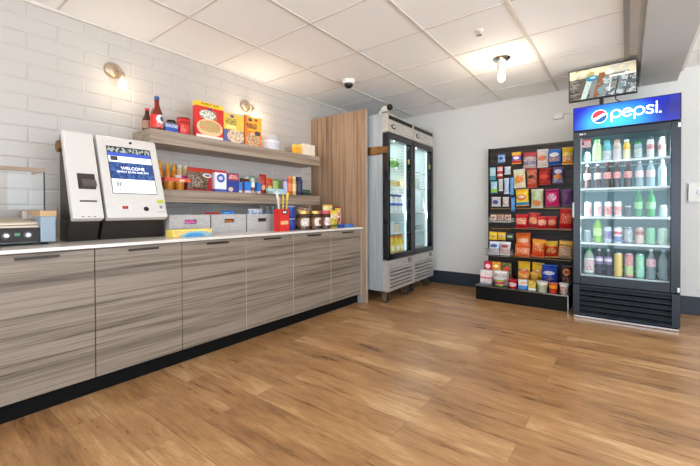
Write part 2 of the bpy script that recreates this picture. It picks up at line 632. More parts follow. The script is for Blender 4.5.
# right wall and front wall (out of the picture): glazed shopfront bays that let the daylight in, some filled in to dim it
mb = MB().box(XR, XR + .1, YF, YB, 0, .1).box(XR, XR + .1, YF, YB, 2.25, ZC)
for y in (YF, -.6, 1.1, 2.8, YB - .12):
    mb.box(XR, XR + .1, y, y + .12, .1, 2.25)
mb.box(XR, XR + .1, YF + .12, -.6, .1, 2.25).box(XR, XR + .1, 2.92, YB - .12, .1, 2.25)  # unseen end bays closed to cut daylight on the left and back walls
struct('wall_right', mb, M['paint'])
mb = MB().box(XL, XR, YF - .1, YF, 0, .1).box(XL, XR, YF - .1, YF, 2.25, ZC)
for x in (XL, -1.7, -.35, 1.0, XR - .12):
    mb.box(x, x + .12, YF - .1, YF, .1, 2.25)
mb.box(XL + .12, -1.7, YF - .1, YF, .1, 2.25)  # unseen left bay closed to dim the near end of the tiled wall
struct('wall_front', mb, M['paint'])
# ceiling grid: bars, wall angle
mb = MB()
for k in range(1, 6):
    x = -3.05 + .6 * k + .03
    if x < -.3:
        mb.box(x - .011, x + .011, YF, YB, ZC - .007, ZC)
for x in (1.0, 1.6, 2.2):
    mb.box(x - .011, x + .011, YF, YB, ZC - .007, ZC)
for k in range(-4, 7):
    y = .745 + .585 * k
    mb.box(XL, -.02, y - .007, y + .007, ZC - .004, ZC)
    mb.box(.39, XR, y - .007, y + .007, ZC - .004, ZC)
struct('trim_1', mb, M['tbar'])
struct('trim_2', MB().box(XL, XL + .022, YF, YB, ZC - .022, ZC - .001).box(XL, -.02, YB - .014, YB, ZC - .006, ZC - .001), M['tbar'])
struct('trim_3', MB().box(-.022, .012, YF, YB, ZC - .02, ZC), M['channel'])
struct('trim_4', MB().box(.095, .385, YF, YB, 2.245, ZC - .001).box(.07, .095, YF, YB, 2.30, ZC - .001), M['soffit'], .003)
struct('trim_5', MB().box(.385, .43, YF, YB, ZC - .03, ZC - .001), M['paint'], .004)

# ------------------------------------------------------------------ cabinets and counter
gaps = [-.267, .223, .713, 1.196, 1.688, 2.179, 2.678, 3.182]
cl = {0: 'grey veneer base cabinet at the near end of the counter, left of the roller grill',
      1: 'grey veneer base cabinet under the roller grill',
      2: 'grey veneer base cabinet under the narrow payment terminal and touchscreen kiosk',
      3: 'grey veneer base cabinet under the touchscreen right edge and first grey felt bin',
      4: 'grey veneer base cabinet under the middle grey felt bin',
      5: 'grey veneer base cabinet under the red straw box',
      6: 'grey veneer base cabinet at the far end beside the tall wood panel'}
XD = -2.29
for i in range(7):
    a, b = gaps[i], gaps[i + 1]
    w = b - a
    t = thing('base_cabinet', cl[i], 'cabinet', (XD, (a + b) / 2, 0), RZ, 'base cabinets along the tiled wall')
    MB().box(-w / 2 + .001, w / 2 - .001, .02, .755, .10, .803).build('cabinet_box', M['carcass'], t)
    g = .0022 if i in (1, 2, 3) else .0016
    d = MB().box(-w / 2 + g, w / 2 - g, 0, .019, .099, .797).build('door', M['cab'], t, .0012, seg=1)
    if i >= 4:
        MB().box(-w / 2 + g, -w / 2 + g + .0028, -.0006, .001, .100, .796).build('edge_band', M['edgelight'], d)
    hw = .085
    h = MB().box(-hw, hw, -.030, -.024, .772, .784).box(-hw + .012, -hw + .022, -.026, .002, .774, .782).box(hw - .022, hw - .012, -.026, .002, .774, .782)
    h.build('handle', M['bronze'], d, .0015, seg=1)
    MB().box(-w / 2, w / 2, .045, .06, 0, .10).build('toe_kick', M['kick'], t)
ct = MB().box(XL + .006, -2.268, -.27, 3.196, .803, .822).build('countertop', M['quartz'], None, .003)
tag(ct, 'long white quartz countertop running over the grey veneer cabinets', 'countertop')
t = thing('tall_end_panel', 'tall wood veneer panel standing between the counter and the glass door cooler', 'panel', (-2.64, 3.2, 0))
MB().box(-.405, .40, .002, .036, 0, 2.10).build('panel_board', M['panelwood'], t, .001, seg=1)
MB().box(.40, .404, .002, .036, 0, 2.10).build('edge_band', M['edgewood'], t)
MB().box(.30, .345, -.017, .001, 0, .80).build('filler_strip', M['steel'], t)
for nm, z0, z1 in (('upper', 1.505, 1.607), ('lower', 1.068, 1.167)):
    o = MB().box(XL + .004, -2.75, 1.206, 3.03, z0, z1).build('floating_shelf', M['shelfwood'], None, .0015, seg=1)
    tag(o, 'thick wood floating shelf holding the cereal boxes' if nm == 'upper' else 'thick wood floating shelf holding honey bottles and snacks', 'shelf', 'floating wood shelves')

# ------------------------------------------------------------------ wall sconces, ceiling lamp, ceiling fittings
def sconce(y, z, label, power):
    t = thing('wall_sconce', label, 'wall lamp', (XL + .0045, y, z), RZ, 'bare bulb wall sconces')
    prof = [(.058, 0), (.058, .008), (.05, .02), (.03, .03)]
    o = MB().lathe(prof, seg=28).build('back_plate', M['beige'], t, rot=(PI / 2, 0, 0))
    MB().tube([(0, -.028, 0), (.01, -.06, .004), (.022, -.085, -.008), (.03, -.095, -.03)], .009).build('arm', M['beige'], t)
    MB().lathe([(.012, .0), (.017, -.006), (.019, -.045), (.016, -.05)], .03, -.095, -.028, seg=16).build('socket', M['beige'], t)
    MB().lathe([(.011, -.05), (.016, -.062), (.026, -.085), (.028, -.1), (.022, -.118), (.008, -.128)], .03, -.095, -.028, seg=16).build('bulb', M['bulb'], t)
    l = bpy.data.lights.new('sconce_light', 'POINT')
    l.energy = power
    l.color = (1, .84, .64)
    l.shadow_soft_size = .03
    lo = bpy.data.objects.new('sconce_light', l)
    C.objects.link(lo)
    lo.parent = t
    lo.location = (.035, -.125, -.12)
sconce(1.072, 2.05, 'beige wall sconce with glowing bare bulb above the payment terminal', LP[0])
sconce(2.250, 2.055, 'beige wall sconce with glowing bare bulb above the cereal boxes', LP[6])

t = thing('ceiling_lamp', 'white ceiling lampholder with glowing clear bulb on the tiled ceiling', 'ceiling lamp', (-.889, 3.387, ZC))
MB().lathe([(.075, -.001), (.075, -.008), (.06, -.022), (.04, -.028)], seg=28).build('canopy', M['chrome'], t)
MB().lathe([(.036, -.026), (.038, -.04), (.038, -.105), (.03, -.115)], seg=22).build('socket', M['white'], t)
MB().lathe([(.013, -.113), (.016, -.128), (.027, -.15), (.031, -.17), (.027, -.192), (.01, -.212)], seg=18).build('bulb', M['bulb'], t)
l = bpy.data.lights.new('ceiling_and_fill_light', 'POINT')
l.energy = LP[1]
l.color = (1, .86, .68)
l.shadow_soft_size = .03
lo = bpy.data.objects.new('ceiling_and_fill_light', l)
C.objects.link(lo)
lo.parent = t
lo.location = (0, 0, -.25)

t = thing('dome_camera', 'white dome security camera with black lens on the ceiling above the shelves', 'security camera', (-2.295, 2.98, ZC))
MB().lathe([(.065, -.001), (.066, -.03), (.058, -.042)], seg=26).build('housing', M['white'], t)
MB().lathe([(.046, -.04), (.045, -.055), (.036, -.072), (.02, -.083), (.005, -.086)], seg=22).build('lens_dome', M['blackgloss'], t)
t = thing('sprinkler_head', 'small chrome sprinkler head in the ceiling tile before the ceiling lamp', 'sprinkler', (-.888, 2.767, ZC))
MB().lathe([(.034, -.001), (.032, -.006), (.02, -.01)], seg=20).build('escutcheon', M['white'], t)
MB().lathe([(.009, -.009), (.009, -.03), (.02, -.034), (.02, -.037), (.004, -.04)], seg=14).build('deflector', M['chrome'], t)

t = thing('bullet_camera', 'white bullet security camera with black lens on top of the cooler', 'security camera', (-2.135, 3.335, 2.036))
MB().lathe([(.034, 0), (.034, .012), (.014, .018), (.014, .032)], seg=18).build('mount', M['white'], t)
MB().tube([(0, 0, .028), (.02, -.004, .045), (.04, -.008, .05)], .012).build('bracket', M['white'], t)
MB().tube([(.03, -.008, .047), (.045, -.01, .05), (.13, -.03, .056), (.135, -.031, .056)], [.02, .03, .032, .03], seg=16).build('camera_body', M['white'], t)
MB().tube([(.128, -.0295, .056), (.15, -.035, .058), (.158, -.037, .058)], [.033, .034, .028], seg=16).build('lens_hood', M['blackgloss'], t)

# back wall fittings
t = thing('wall_controller', 'square white wall unit with round dial to the right of the drinks fridge', 'thermostat', (.555, YB - .001, 1.163))
MB().box(-.092, .092, -.022, 0, -.09, .09).build('cover', M['white'], t, .004)
MB().lathe([(.034, 0), (.034, .008), (.028, .011)], seg=26).build('dial', M['whitegloss'], t, loc=(.0, -.022, 0), rot=(PI / 2, 0, 0))
t = thing('socket_adapter', 'small white power adapter with cable on the back wall left of the screen', 'power adapter', (-.60, YB - .001, 2.065))
MB().box(-.062, .03, -.03, 0, -.036, .03).build('plug_box', M['white'], t, .004)
MB().tube([(.028, -.015, .004), (.06, -.02, .016), (.10, -.02, .012), (.15, -.02, .02), (.20, -.02, .0), (.22, -.02, -.12)], .007).build('cable', M['white'], t)

# ------------------------------------------------------------------ roller grill
t = thing('roller_grill', 'hot dog roller grill with glass guard and two knobs at the counter end', 'roller grill', (-2.5, .365, .822), RZ)
xl, xr = -.33, .165
MB().box(xl - .06, .235, .035, .46, .012, .03).box(xl, xr, .03, .46, .03, .05).build('base_tray', M['steel'], t, .002)
for x in (xl, xr + .03):
    for y in (.06, .42):
        MB().lathe([(.014, 0), (.016, .013)], x, y, 0, seg=12).build('foot', M['rubber'], t)
cp = MB().box(xl, xr, .008, .03, .018, .094).build('control_panel', mat('dark_brown_control_panel', (36, 28, 24), .6), t, .002)
for x in (.03, .115):
    k = MB().lathe([(.011, 0), (.011, .012), (.009, .016)], seg=18).build('knob', M['white'], cp, loc=(x, .008, .056), rot=(PI / 2, 0, 0))
    MB().lathe([(.018, 0), (.018, .0012)], seg=20).build('dial_ring', M['blackgloss'], cp, loc=(x, .008, .056), rot=(PI / 2, 0, 0))
MB().box(.062, .084, .0055, .008, .052, .068).build('indicator_light', mat('green_indicator', (52, 110, 58), .3, emit=.25), cp)
MB().box(xl, xr, .03, .05, .094, .104).build('front_rail', M['beige'], t)
MB().box(xl, xr, .44, .46, .05, .13).build('rear_rail', M['beige'], t)
for k in range(7):
    y = .075 + k * .056
    MB().tube([(xl, y, .112 + .002 * k), (xr, y, .112 + .002 * k)], .0165, seg=14).build('roller', mat('worn_roller', (196, 182, 160), .3, .5), t)
for nm, a, b in (('right', xr, xr + .066), ('left', xl - .066, xl)):
    e = MB().box(a, b, 0, .46, .014, .153).build('end_cap', mat('blue_film_steel', (140, 154, 166), .45, .1), t, .003)
    MB().box(a - .003, b + .002, -.002, .463, .153, .184).build('cap_cover', mat('tan_wood_cover', (196, 158, 112), .5), e, .002)
g = MB().box(xl, xr + .028, .05, .053, .19, .395).box(xl, xr + .028, .05, .30, .395, .398).box(xr + .025, xr + .028, .053, .30, .19, .395).build('glass_guard', M['guard'], t)
MB().box(xl, xr + .031, .044, .054, .394, .416).box(xr + .024, xr + .031, .054, .30, .396, .41).build('top_rail', mat('tan_guard_rail', (146, 122, 96), .4), g, .002)
MB().box(xr + .026, xr + .031, .046, .052, .18, .396).build('guard_post', M['rubber'], g)
MB().box(.118, .142, .15, .17, .135, .185).box(.142, .175, .15, .17, .135, .165).build('guard_bracket', M['channel'], t, .004)

# ------------------------------------------------------------------ kiosks
TH = -math.radians(19.2)
def kiosk(name, label, cat, yc, w, flare):
    t = thing(name, label, cat, (-2.5, yc, .822), RZ)
    L = .575
    pr = [(0, .004), (.05, 0), (.05, L), (.012, L), (0, L - .02)]
    p = MB().prism(pr, -w / 2, w / 2, 'x').build('front_panel', M['kioskw'], t, .007, loc=(0, 0, .135), rot=(TH, 0, 0), seg=3)
    hs = [(.06, .145), (.235, .66), (.258, .645), (.258, .0), (.16, .0), (.12, .10)]
    MB().prism(hs, -w / 2 + .004, w / 2 - .03, 'x').build('rear_housing', M['kioskd'], t, .003)
    e = w / 2
    b = MB()
    f = flare
    lo = [(-e, .125), (e + f, .125), (e + f, .25), (-e, .25)]
    hi = [(-e, .07), (e, .07), (e, .25), (-e, .25)]
    b.add([(x, y, 0) for x, y in lo] + [(x, y, .13) for x, y in hi], [(0, 3, 2, 1), (4, 5, 6, 7), (0, 1, 5, 4), (1, 2, 6, 5), (2, 3, 7, 6), (3, 0, 4, 7)])
    b.build('pedestal', mat('pedestal_dark', (40, 35, 32), .35), t, .004)
    return t, p
t, p = kiosk('payment_terminal', 'narrow white tilted payment terminal with receipt slot beside the touchscreen kiosk', 'payment terminal', .753, .157, .0)
s = MB().box(-.034, .056, -.004, .012, .188, .288).build('printer_bezel', mat('brown_black_printer', (58, 50, 46), .35), p, .003)
MB().prism([(-.03, .205), (-.004, .198), (.0, .248), (-.012, .248)], -.018, .054, 'x').build('receipt_mouth', mat('printer_flap', (92, 84, 78), .3), p, .002)
MB().box(-.036, .05, -.0012, .003, .107, .116).build('card_slot', M['black'], p)
for x in (-.03, .0, .03):
    MB().box(x - .006, x + .006, -.001, .003, .012, .016).build('vent_slot', M['black'], p)
MB().lathe([(.036, 0), (.036, .016), (.03, .02)], seg=26).build('side_lock', M['brass'], t, loc=(-.075, .235, .575), rot=(0, -PI / 2, 0))
t, p = kiosk('touchscreen_kiosk', 'wide white tilted self checkout kiosk with lit touchscreen on the counter', 'checkout kiosk', 1.030, .364, .03)
sw, s0, s1 = .262, .170, .492
scr = pm('touchscreen_picture', (236, 240, 244), [
    ('band', .88, 1.0, (52, 54, 58)), ('blot', 7, .5, 3, 0, 1, .885, .99, (150, 160, 150)),
    ('band', .80, .88, (62, 84, 176)), ('rect', .04, .2, .70, .795, (58, 60, 64)),
    ('band', .30, .665, (42, 66, 122)), ('blot', 5, .53, 8, 0, 1, .30, .665, (62, 92, 144)), ('blot', 7, .58, 2, 0, 1, .30, .665, (34, 52, 96)),
    ('rect', .1, .118, .14, .235, (70, 74, 80)), ('rect', .13, .15, .14, .235, (70, 74, 80)), ('rect', .163, .183, .14, .235, (70, 74, 80)), ('rect', .196, .21, .14, .235, (70, 74, 80)),
    ('ell', .155, .09, .014, .018, (206, 70, 60))], .2, emit=.42)
MB().box(-sw / 2 - .004, sw / 2 + .004, -.0015, .004, s0 - .004, s1 + .005).build('screen_bezel', M['blackgloss'], p)
sc = MB().box(-sw / 2, sw / 2, -.003, .002, s0, s1).build('touchscreen', scr, t, loc=(0, 0, .135), rot=(TH, 0, 0))
lt = mat('screen_lettering_white', (250, 250, 250), .4, emit=.8)
mid = s0 + (s1 - s0) * .5
text('lettering', 'WELCOME', .03, lt, sc, (.005, -.0036, mid + .012), (PI / 2, 0, 0))
text('lettering', 'SIMPLY SCAN AND PAY', .0185, lt, sc, (.005, -.0036, mid - .014), (PI / 2, 0, 0))
MB().lathe([(.009, 0), (.009, .002), (.005, .003)], seg=18).build('webcam', M['blackgloss'], p, loc=(.015, 0, .535), rot=(PI / 2, 0, 0))
MB().box(-.115, -.042, -.0012, .002, .056, .088).build('scanner_label', pm('scanner_print', (214, 206, 200), [('rect', .3, .75, .2, .8, (92, 36, 32)), ('rect', .42, .62, .35, .65, (210, 60, 48))], .4), p)
MB().lathe([(.016, 0), (.016, .002), (.012, .004)], seg=20).build('speaker_port', M['blackgloss'], p, loc=(.048, 0, .062), rot=(PI / 2, 0, 0))
c = MB().box(.112, .168, -.011, .004, .04, .132).build('card_reader', M['kioskw'], p, .003)
MB().box(.118, .162, -.013, -.01, .098, .124).build('reader_display', mat('yellow_green_display', (176, 182, 62), .3, emit=.3), p)
MB().box(.13, .15, -.0125, -.01, .062, .084).build('reader_keypad', mat('grey_key', (150, 146, 140), .5), p)

# ------------------------------------------------------------------ grey felt bins on the counter
def bin_(y0, y1, label):
    w = y1 - y0
    t = thing('storage_bin', label, 'storage bin', (-2.56, (y0 + y1) / 2, .822), RZ, 'grey felt bins on the counter')
    h, d, k = .152, .27, .005
    e = w / 2
    a, b, c0, c1 = -.042, .042, .088, .112
    mb = MB().box(-e, e, 0, k, 0, c0).box(-e, e, 0, k, c1, h).box(-e, a, 0, k, c0, c1).box(b, e, 0, k, c0, c1)
    mb.box(-e, -e + k, k, d, 0, h).box(e - k, e, k, d, 0, h).box(-e + k, e - k, d - k, d, 0, h).box(-e + k, e - k, k, d - k, 0, .006)
    mb.build('felt_body', M['felt'], t)
    MB().box(a - .003, b + .003, -.0012, .0005, c1, c1 + .004).box(a - .003, b + .003, -.0012, .0005, c0 - .004, c0).box(a - .004, a, -.0012, .0005, c0 - .004, c1 + .004).box(b, b + .004, -.0012, .0005, c0 - .004, c1 + .004).build('handle_trim', mat('slot_trim_grey', (96, 94, 92), .6), t)
    return t
bin_(1.248, 1.562, 'grey felt bin showing pink through its slot, next to the kiosk')
bin_(1.575, 1.893, 'grey felt bin showing orange through its slot, in the middle')
bin_(1.908, 2.222, 'grey felt bin with dark slot, next to the red straw box')
SE = {'pink': mat('pink_foil', (214, 62, 140), .35), 'red': mat('red_foil', (176, 34, 38), .35), 'blue': mat('blue_foil', (44, 104, 190), .35),
      'orange': mat('orange_foil', (224, 112, 40), .35), 'yellow': mat('yellow_foil', (236, 186, 50), .35), 'white': mat('white_foil', (226, 226, 224), .35),
      'brown': mat('brown_foil', (104, 72, 50), .4), 'navy': mat('navy_foil', (36, 46, 92), .35), 'green': mat('green_foil', (86, 142, 66), .35),
      'teal': mat('teal_foil', (86, 168, 176), .35), 'purple': mat('purple_foil', (96, 62, 128), .35), 'dark': mat('dark_foil', (52, 46, 48), .4)}
def simple(n, a, b, c=None, seed=1, t=.5):
    L = [('blot', 4, t, seed, 0, 1, 0, 1, b)]
    if c:
        L.append(('ell', .5, .6, .32, .17, c))
    return pm(n, a, L, .35)
bx = [
 ('snack_pouch', 'pink snack pouch inside the felt bin next to the kiosk', 'snack bag', (-2.60, 1.405, .829), .19, .135, .05, simple('pink_print', (222, 60, 150), (240, 130, 190), None, 1), 'pink'),
 ('snack_pouch', 'grey and silver snack pouch behind the pink pouch in the bin', 'snack bag', (-2.74, 1.405, .829), .26, .142, .06, simple('silver_print', (150, 146, 140), (110, 104, 98), None, 2), 'white'),
 ('snack_pouch', 'orange snack pouch behind the slot of the middle felt bin', 'snack bag', (-2.60, 1.735, .829), .18, .135, .05, simple('orange_print', (228, 140, 40), (140, 64, 30), None, 3), 'orange'),
 ('snack_pouch', 'red snack pouch poking out of the middle felt bin', 'snack bag', (-2.68, 1.66, .829), .15, .162, .05, simple('red_print', (176, 40, 44), (120, 24, 30), None, 4), 'red'),
 ('snack_pouch', 'bright blue snack pouch poking out of the middle felt bin', 'snack bag', (-2.70, 1.815, .829), .13, .175, .05, simple('blue_print', (50, 116, 196), (90, 160, 220), None, 5), 'blue'),
 ('snack_pouch', 'dark brown snack pouch behind the slot of the bin beside the straw box', 'snack bag', (-2.60, 2.065, .829), .2, .14, .05, simple('dark_print', (48, 40, 38), (70, 56, 50), None, 6), 'dark'),
 ('snack_pouch', 'white and blue snack pouch poking out of the bin beside the straw box', 'snack bag', (-2.70, 2.10, .829), .16, .19, .05, simple('whiteblue_print', (206, 214, 222), (60, 100, 176), None, 7, .52), 'white')]
for n, lb, ct_, loc, w, h, d, m, sl in bx:
    bag(n, lb, ct_, loc, w, h, d, m, SE[sl], 'pouches inside the felt bins', RZ)

# ------------------------------------------------------------------ goods on the counter
rb = pm('rainbow_print', (232, 206, 96), [('ell', .6, .0, .42, .78, (120, 190, 200)), ('blot', 6, .55, 4, 0, 1, 0, 1, (214, 140, 120)), ('ell', .55, .1, .25, .45, (70, 150, 200)), ('band', .9, 1.0, (240, 224, 110))], .45)
carton('sweets_box', 'low colourful yellow and blue sweets box in front of the first bin', 'sweets box', (-2.42, 1.345, .822), .29, .09, .052, rb, SE['yellow'], None, RZ)
t = thing('straw_dispenser', 'red open box holding straws and cutlery on the counter', 'straw box', (-2.40, 2.181, .822), RZ)
rd = pm('red_dispenser_print', (206, 44, 38), [('rect', .28, .8, .76, .95, (40, 32, 34)), ('rect', .36, .72, .81, .9, (220, 210, 200)), ('rect', .12, .92, .30, .46, (240, 206, 150)), ('blot', 8, .52, 2, .12, .92, .30, .46, (222, 120, 60))], .4)
k = .004
MB().box(-.056, .056, 0, k, 0, .195).box(-.056, .056, .075 - k, .075, 0, .195).box(-.056, -.056 + k, k, .075 - k, 0, .195).box(.056 - k, .056, k, .075 - k, 0, .195).box(-.052, .052, k, .075 - k, 0, .004).build('box_body', rd, t)
def stick(name, label, cat, x, y, top, r, m, head=None):
    """x, y = local position in the box; top = (dx, dy, z)"""
    t2 = thing(name, label, cat, (-2.40 - y, 2.181 + x, .828), RZ)
    MB().tube([(0, 0, 0), (top[0] * .5, top[1] * .5, top[2] * .5), top], r, seg=10).build('stem', m, t2)
    if head:
        MB().tube([Vector(top) * .8, Vector(top) * .9, Vector(top), Vector(top) * 1.03], [r * 1.1, r * 2.0, r * 2.0, r], seg=10).build('tip', head, t2)
yl = mat('yellow_straw', (236, 202, 40), .4)
stick('cutlery', 'white plastic cutlery handle leaning left out of the red box', 'cutlery', -.012, .024, (-.052, .0, .335), .006, M['white'], M['white'])
stick('cutlery', 'grey plastic cutlery leaning left in the red box', 'cutlery', -.008, .054, (-.036, .0, .285), .0055, mat('grey_plastic', (140, 134, 138), .4), None)
stick('straw', 'yellow straw standing upright in the middle of the red box', 'straw', .0, .022, (.006, .0, .315), .0055, yl)
stick('straw', 'short yellow straw standing upright in the red box', 'straw', -.006, .055, (-.006, .0, .295), .0055, yl)
stick('straw', 'thick yellow straw leaning right out of the red box', 'straw', .026, .022, (.034, .0, .33), .006, yl, yl)
stick('straw', 'thin yellow straw leaning far right out of the red box', 'straw', .028, .055, (.012, .0, .31), .0055, mat('pale_yellow_straw', (232, 212, 110), .4))
bl = pm('blue_tin_print', (32, 58, 140), [('ell', .6, .55, .24, .26, (206, 214, 232)), ('ell', .62, .5, .15, .16, (46, 84, 170)), ('band', .93, 1, (180, 190, 210))], .35)
for z, nm in ((.822, 'lower'), (.936, 'upper')):
    can('coffee_tin', 'dark blue tin, %s of the two stacked behind the red straw box' % nm, (-2.51, 2.345, z), .056, .112, bl, 'stacked blue tins', 'tin')
jb = plastic('brown_jar_plastic', (84, 56, 38), .86)
gl = mat('gold_lid', (204, 168, 96), .35, .6)
pl_ = mat('pink_lid', (206, 70, 110), .4)
jl = [pm('jar_label_a', (120, 84, 54), [('ell', .35, .5, .3, .7, (222, 216, 204)), ('blot', 6, .55, 1, 0, 1, 0, 1, (110, 78, 56))], .5),
      pm('jar_label_b', (110, 78, 52), [('ell', .5, .5, .36, .8, (228, 220, 204)), ('ell', .6, .45, .16, .35, (90, 72, 50)), ('blot', 6, .58, 2, 0, 1, 0, 1, (176, 120, 60))], .5),
      pm('jar_label_c', (104, 68, 52), [('ell', .5, .5, .38, .8, (224, 214, 204)), ('blot', 6, .55, 5, 0, 1, 0, 1, (150, 70, 60))], .5)]
for y, lid, lb, txt in ((2.462, gl, jl[0], 'brown snack jar with gold lid beside the blue tins'), (2.622, gl, jl[1], 'brown snack jar with gold lid between two other jars'), (2.770, pl_, jl[2], 'brown snack jar with pink lid beside the yellow bag')):
    bottle('snack_jar', txt, 'jar', (-2.45, y, .822), .066, .178, jb, lid, lb, 'snack jars on the counter', 'jar', (.18, .62), RZ)
    t = None
yb = pm('yellow_bag_print', (236, 196, 50), [('blot', 4, .52, 3, 0, 1, 0, .6, (96, 150, 60)), ('ell', .5, .66, .38, .18, (240, 232, 190)), ('blot', 9, .55, 5, .2, .8, .5, .8, (190, 60, 40)), ('band', .0, .14, (90, 140, 60))], .35)
bag('snack_bag', 'yellow and green snack bag standing at the counter end', 'snack bag', (-2.46, 2.915, .822), .15, .185, .07, yb, SE['yellow'], None, RZ)
bag('snack_bag', 'taller cream and yellow snack bag behind the yellow green bag', 'snack bag', (-2.58, 2.97, .822), .16, .245, .07, pm('cream_bag', (232, 216, 150), [('band', .78, .95, (240, 226, 170)), ('blot', 7, .54, 2, 0, 1, .72, .95, (206, 150, 60)), ('band', .2, .7, (222, 170, 60))], .35), SE['yellow'], None, RZ)
bag('snack_bag', 'red and white snack bag against the tall wood panel', 'snack bag', (-2.54, 3.10, .822), .10, .22, .06, pm('redwhite_bag', (196, 60, 48), [('blot', 5, .52, 4, 0, 1, 0, 1, (236, 226, 210)), ('band', .85, 1, (220, 190, 80))], .35), SE['red'], None, RZ)
carton('candy_packet', 'flat blue candy packet lying at the counter end by the panel', 'candy packet', (-2.37, 3.06, .822), .19, .07, .034, pm('bluepacket', (48, 96, 184), [('blot', 5, .55, 3, 0, 1, 0, 1, (120, 170, 220)), ('rect', .0, .2, 0, 1, (30, 48, 120))], .35), SE['blue'], None, RZ)
bag('snack_bag', 'brown snack bag standing behind the gold lidded jars', 'snack bag', (-2.66, 2.68, .822), .15, .225, .07, simple('brown_bag', (150, 100, 66), (220, 200, 170), None, 3, .55), SE['brown'], None, RZ)
bag('snack_bag', 'dark brown snack bag standing behind the blue tins', 'snack bag', (-2.66, 2.52, .822), .12, .215, .07, simple('dkbrown_bag', (84, 62, 48), (120, 92, 70), None, 5), SE['brown'], None, RZ)
wb = plastic('water_blue', (190, 214, 236), .85)
wl = pm('water_label', (56, 92, 168), [('blot', 4, .5, 2, 0, 1, 0, 1, (214, 226, 240))], .35)
for k, (y, txt) in enumerate(((2.345, 'blue water bottle behind the felt bins, nearest the kiosk'), (2.425, 'blue water bottle behind the bins, middle one of three'), (2.505, 'blue water bottle behind the bins, nearest the wood panel'))):
    bottle('water_bottle', txt, 'bottle', (-2.93, y, .822), .036, .225, wb, SE['white'], wl, 'water bottles behind the bins', 'soda', (.55, .84), RZ)

# ------------------------------------------------------------------ upper shelf
ZU = 1.6075
sy = mat('syrup_brown', (120, 34, 16), .12, coat=.4)
syl = pm('syrup_label', (206, 40, 34), [('ell', .75, .68, .5, .36, (232, 226, 220)), ('ell', .78, .72, .22, .2, (70, 84, 110)), ('blot', 9, .55, 2, .3, 1, .05, .5, (240, 220, 210))], .35)
bottle('syrup_bottle', 'tall syrup bottle with blue cap at the left end of the cereal shelf', 'syrup bottle', (-2.80, 1.277, ZU), .043, .252, sy, mat('blue_cap', (38, 84, 140), .35), syl, None, 'syrup', (.06, .44), RZ)
bottle('syrup_bottle', 'shorter dark syrup bottle with red cap behind the blue capped syrup', 'syrup bottle', (-2.90, 1.252, ZU), .036, .175, mat('dark_syrup', (72, 34, 24), .15), mat('red_cap', (214, 60, 60), .35), pm('syrl2', (190, 160, 130), [('blot', 5, .5, 3, 0, 1, 0, 1, (110, 50, 40))], .4), None, 'syrup', (.1, .45), RZ)
carton('tea_box', 'small blue and white carton between the syrup and the red canister', 'carton', (-2.775, 1.378, ZU), .098, .06, .066, pm('tea_print', (44, 80, 168), [('band', .55, .95, (206, 214, 224)), ('blot', 7, .5, 2, 0, 1, .5, .95, (60, 92, 160)), ('band', .0, .08, (220, 224, 230))], .4), SE['dark'], None, RZ)
bottle('spice_jar', 'small dark lidded jar behind the blue and white carton', 'jar', (-2.88, 1.425, ZU), .034, .115, mat('olive_jar', (120, 110, 96), .3), M['black'], None, None, 'jar', rz=RZ)
t = thing('canister', 'red canister standing left of the red cereal box', 'canister', (-2.815, 1.49, ZU), RZ)
MB().lathe([(.048, 0), (.05, .004), (.05, .118), (.048, .122)], seg=26).build('canister_body', pm('red_can_print', (196, 36, 32), [('blot', 6, .55, 3, .1, .9, .15, .6, (226, 120, 100)), ('band', .72, .8, (120, 20, 22))], .35), t)
MB().lathe([(.051, .118), (.051, .13), (.047, .135)], seg=26).build('lid', mat('dark_red_lid', (140, 26, 26), .35), t)
cr1 = pm('cereal_red', (212, 44, 40), [('band', .875, 1, (244, 196, 50)), ('ell', .5, .3, .48, .25, (236, 190, 140)), ('ell', .5, .34, .4, .16, (200, 150, 96)), ('blot', 9, .5, 4, .12, .88, .2, .46, (150, 184, 120)), ('blot', 11, .56, 7, .12, .88, .2, .46, (230, 110, 90)), ('rect', .0, 1, 0, .08, (236, 226, 214)), ('ell', .42, .66, .3, .13, (234, 222, 212)), ('blot', 10, .53, 9, .15, .75, .55, .8, (110, 150, 110)), ('ell', .5, .82, .07, .04, (60, 70, 120))], .35)
cr2 = pm('cereal_yellow', (232, 190, 70), [('band', .0, .42, (86, 96, 150)), ('ell', .58, .22, .42, .22, (226, 206, 170)), ('blot', 9, .5, 3, .2, 1, .05, .4, (190, 150, 120)), ('rect', .08, .62, .6, .8, (140, 122, 56)), ('rect', .1, .6, .46, .58, (240, 222, 140)), ('blot', 12, .52, 5, .08, .62, .6, .8, (232, 200, 90)), ('ell', .4, .88, .1, .05, (70, 90, 130)), ('band', .95, 1, (200, 190, 150))], .35)
cr3 = pm('cereal_orange', (232, 118, 28), [('rect', .14, .95, .5, 1, (236, 176, 40)), ('rect', .08, .7, .58, .76, (110, 52, 20)), ('blot', 12, .5, 2, .08, .7, .58, .76, (220, 140, 40)), ('ell', .5, .2, .42, .26, (222, 190, 150)), ('blot', 9, .5, 5, .1, .9, .02, .42, (170, 120, 80)), ('ell', .3, .88, .12, .06, (60, 70, 110)), ('ell', .66, .9, .1, .05, (196, 40, 40)), ('ell', .75, .45, .18, .08, (70, 60, 60))], .35)
c1 = carton('cereal_box', 'large red cereal box with yellow FAMILY SIZE band on the top shelf', 'cereal box', (-2.772, 1.698, ZU), .246, .055, .296, cr1, SE['yellow'], 'cereal boxes on the top shelf', RZ)
text('lettering', 'FAMILY SIZE', .03, mat('dark_red_ink', (120, 36, 20), .5), c1.children[0], (0, -.0008, .278), (PI / 2, 0, 0), .0003)
carton('cereal_box', 'yellow and blue cereal box in the middle of the three', 'cereal box', (-2.772, 1.932, ZU), .208, .055, .262, cr2, SE['white'], 'cereal boxes on the top shelf', RZ)
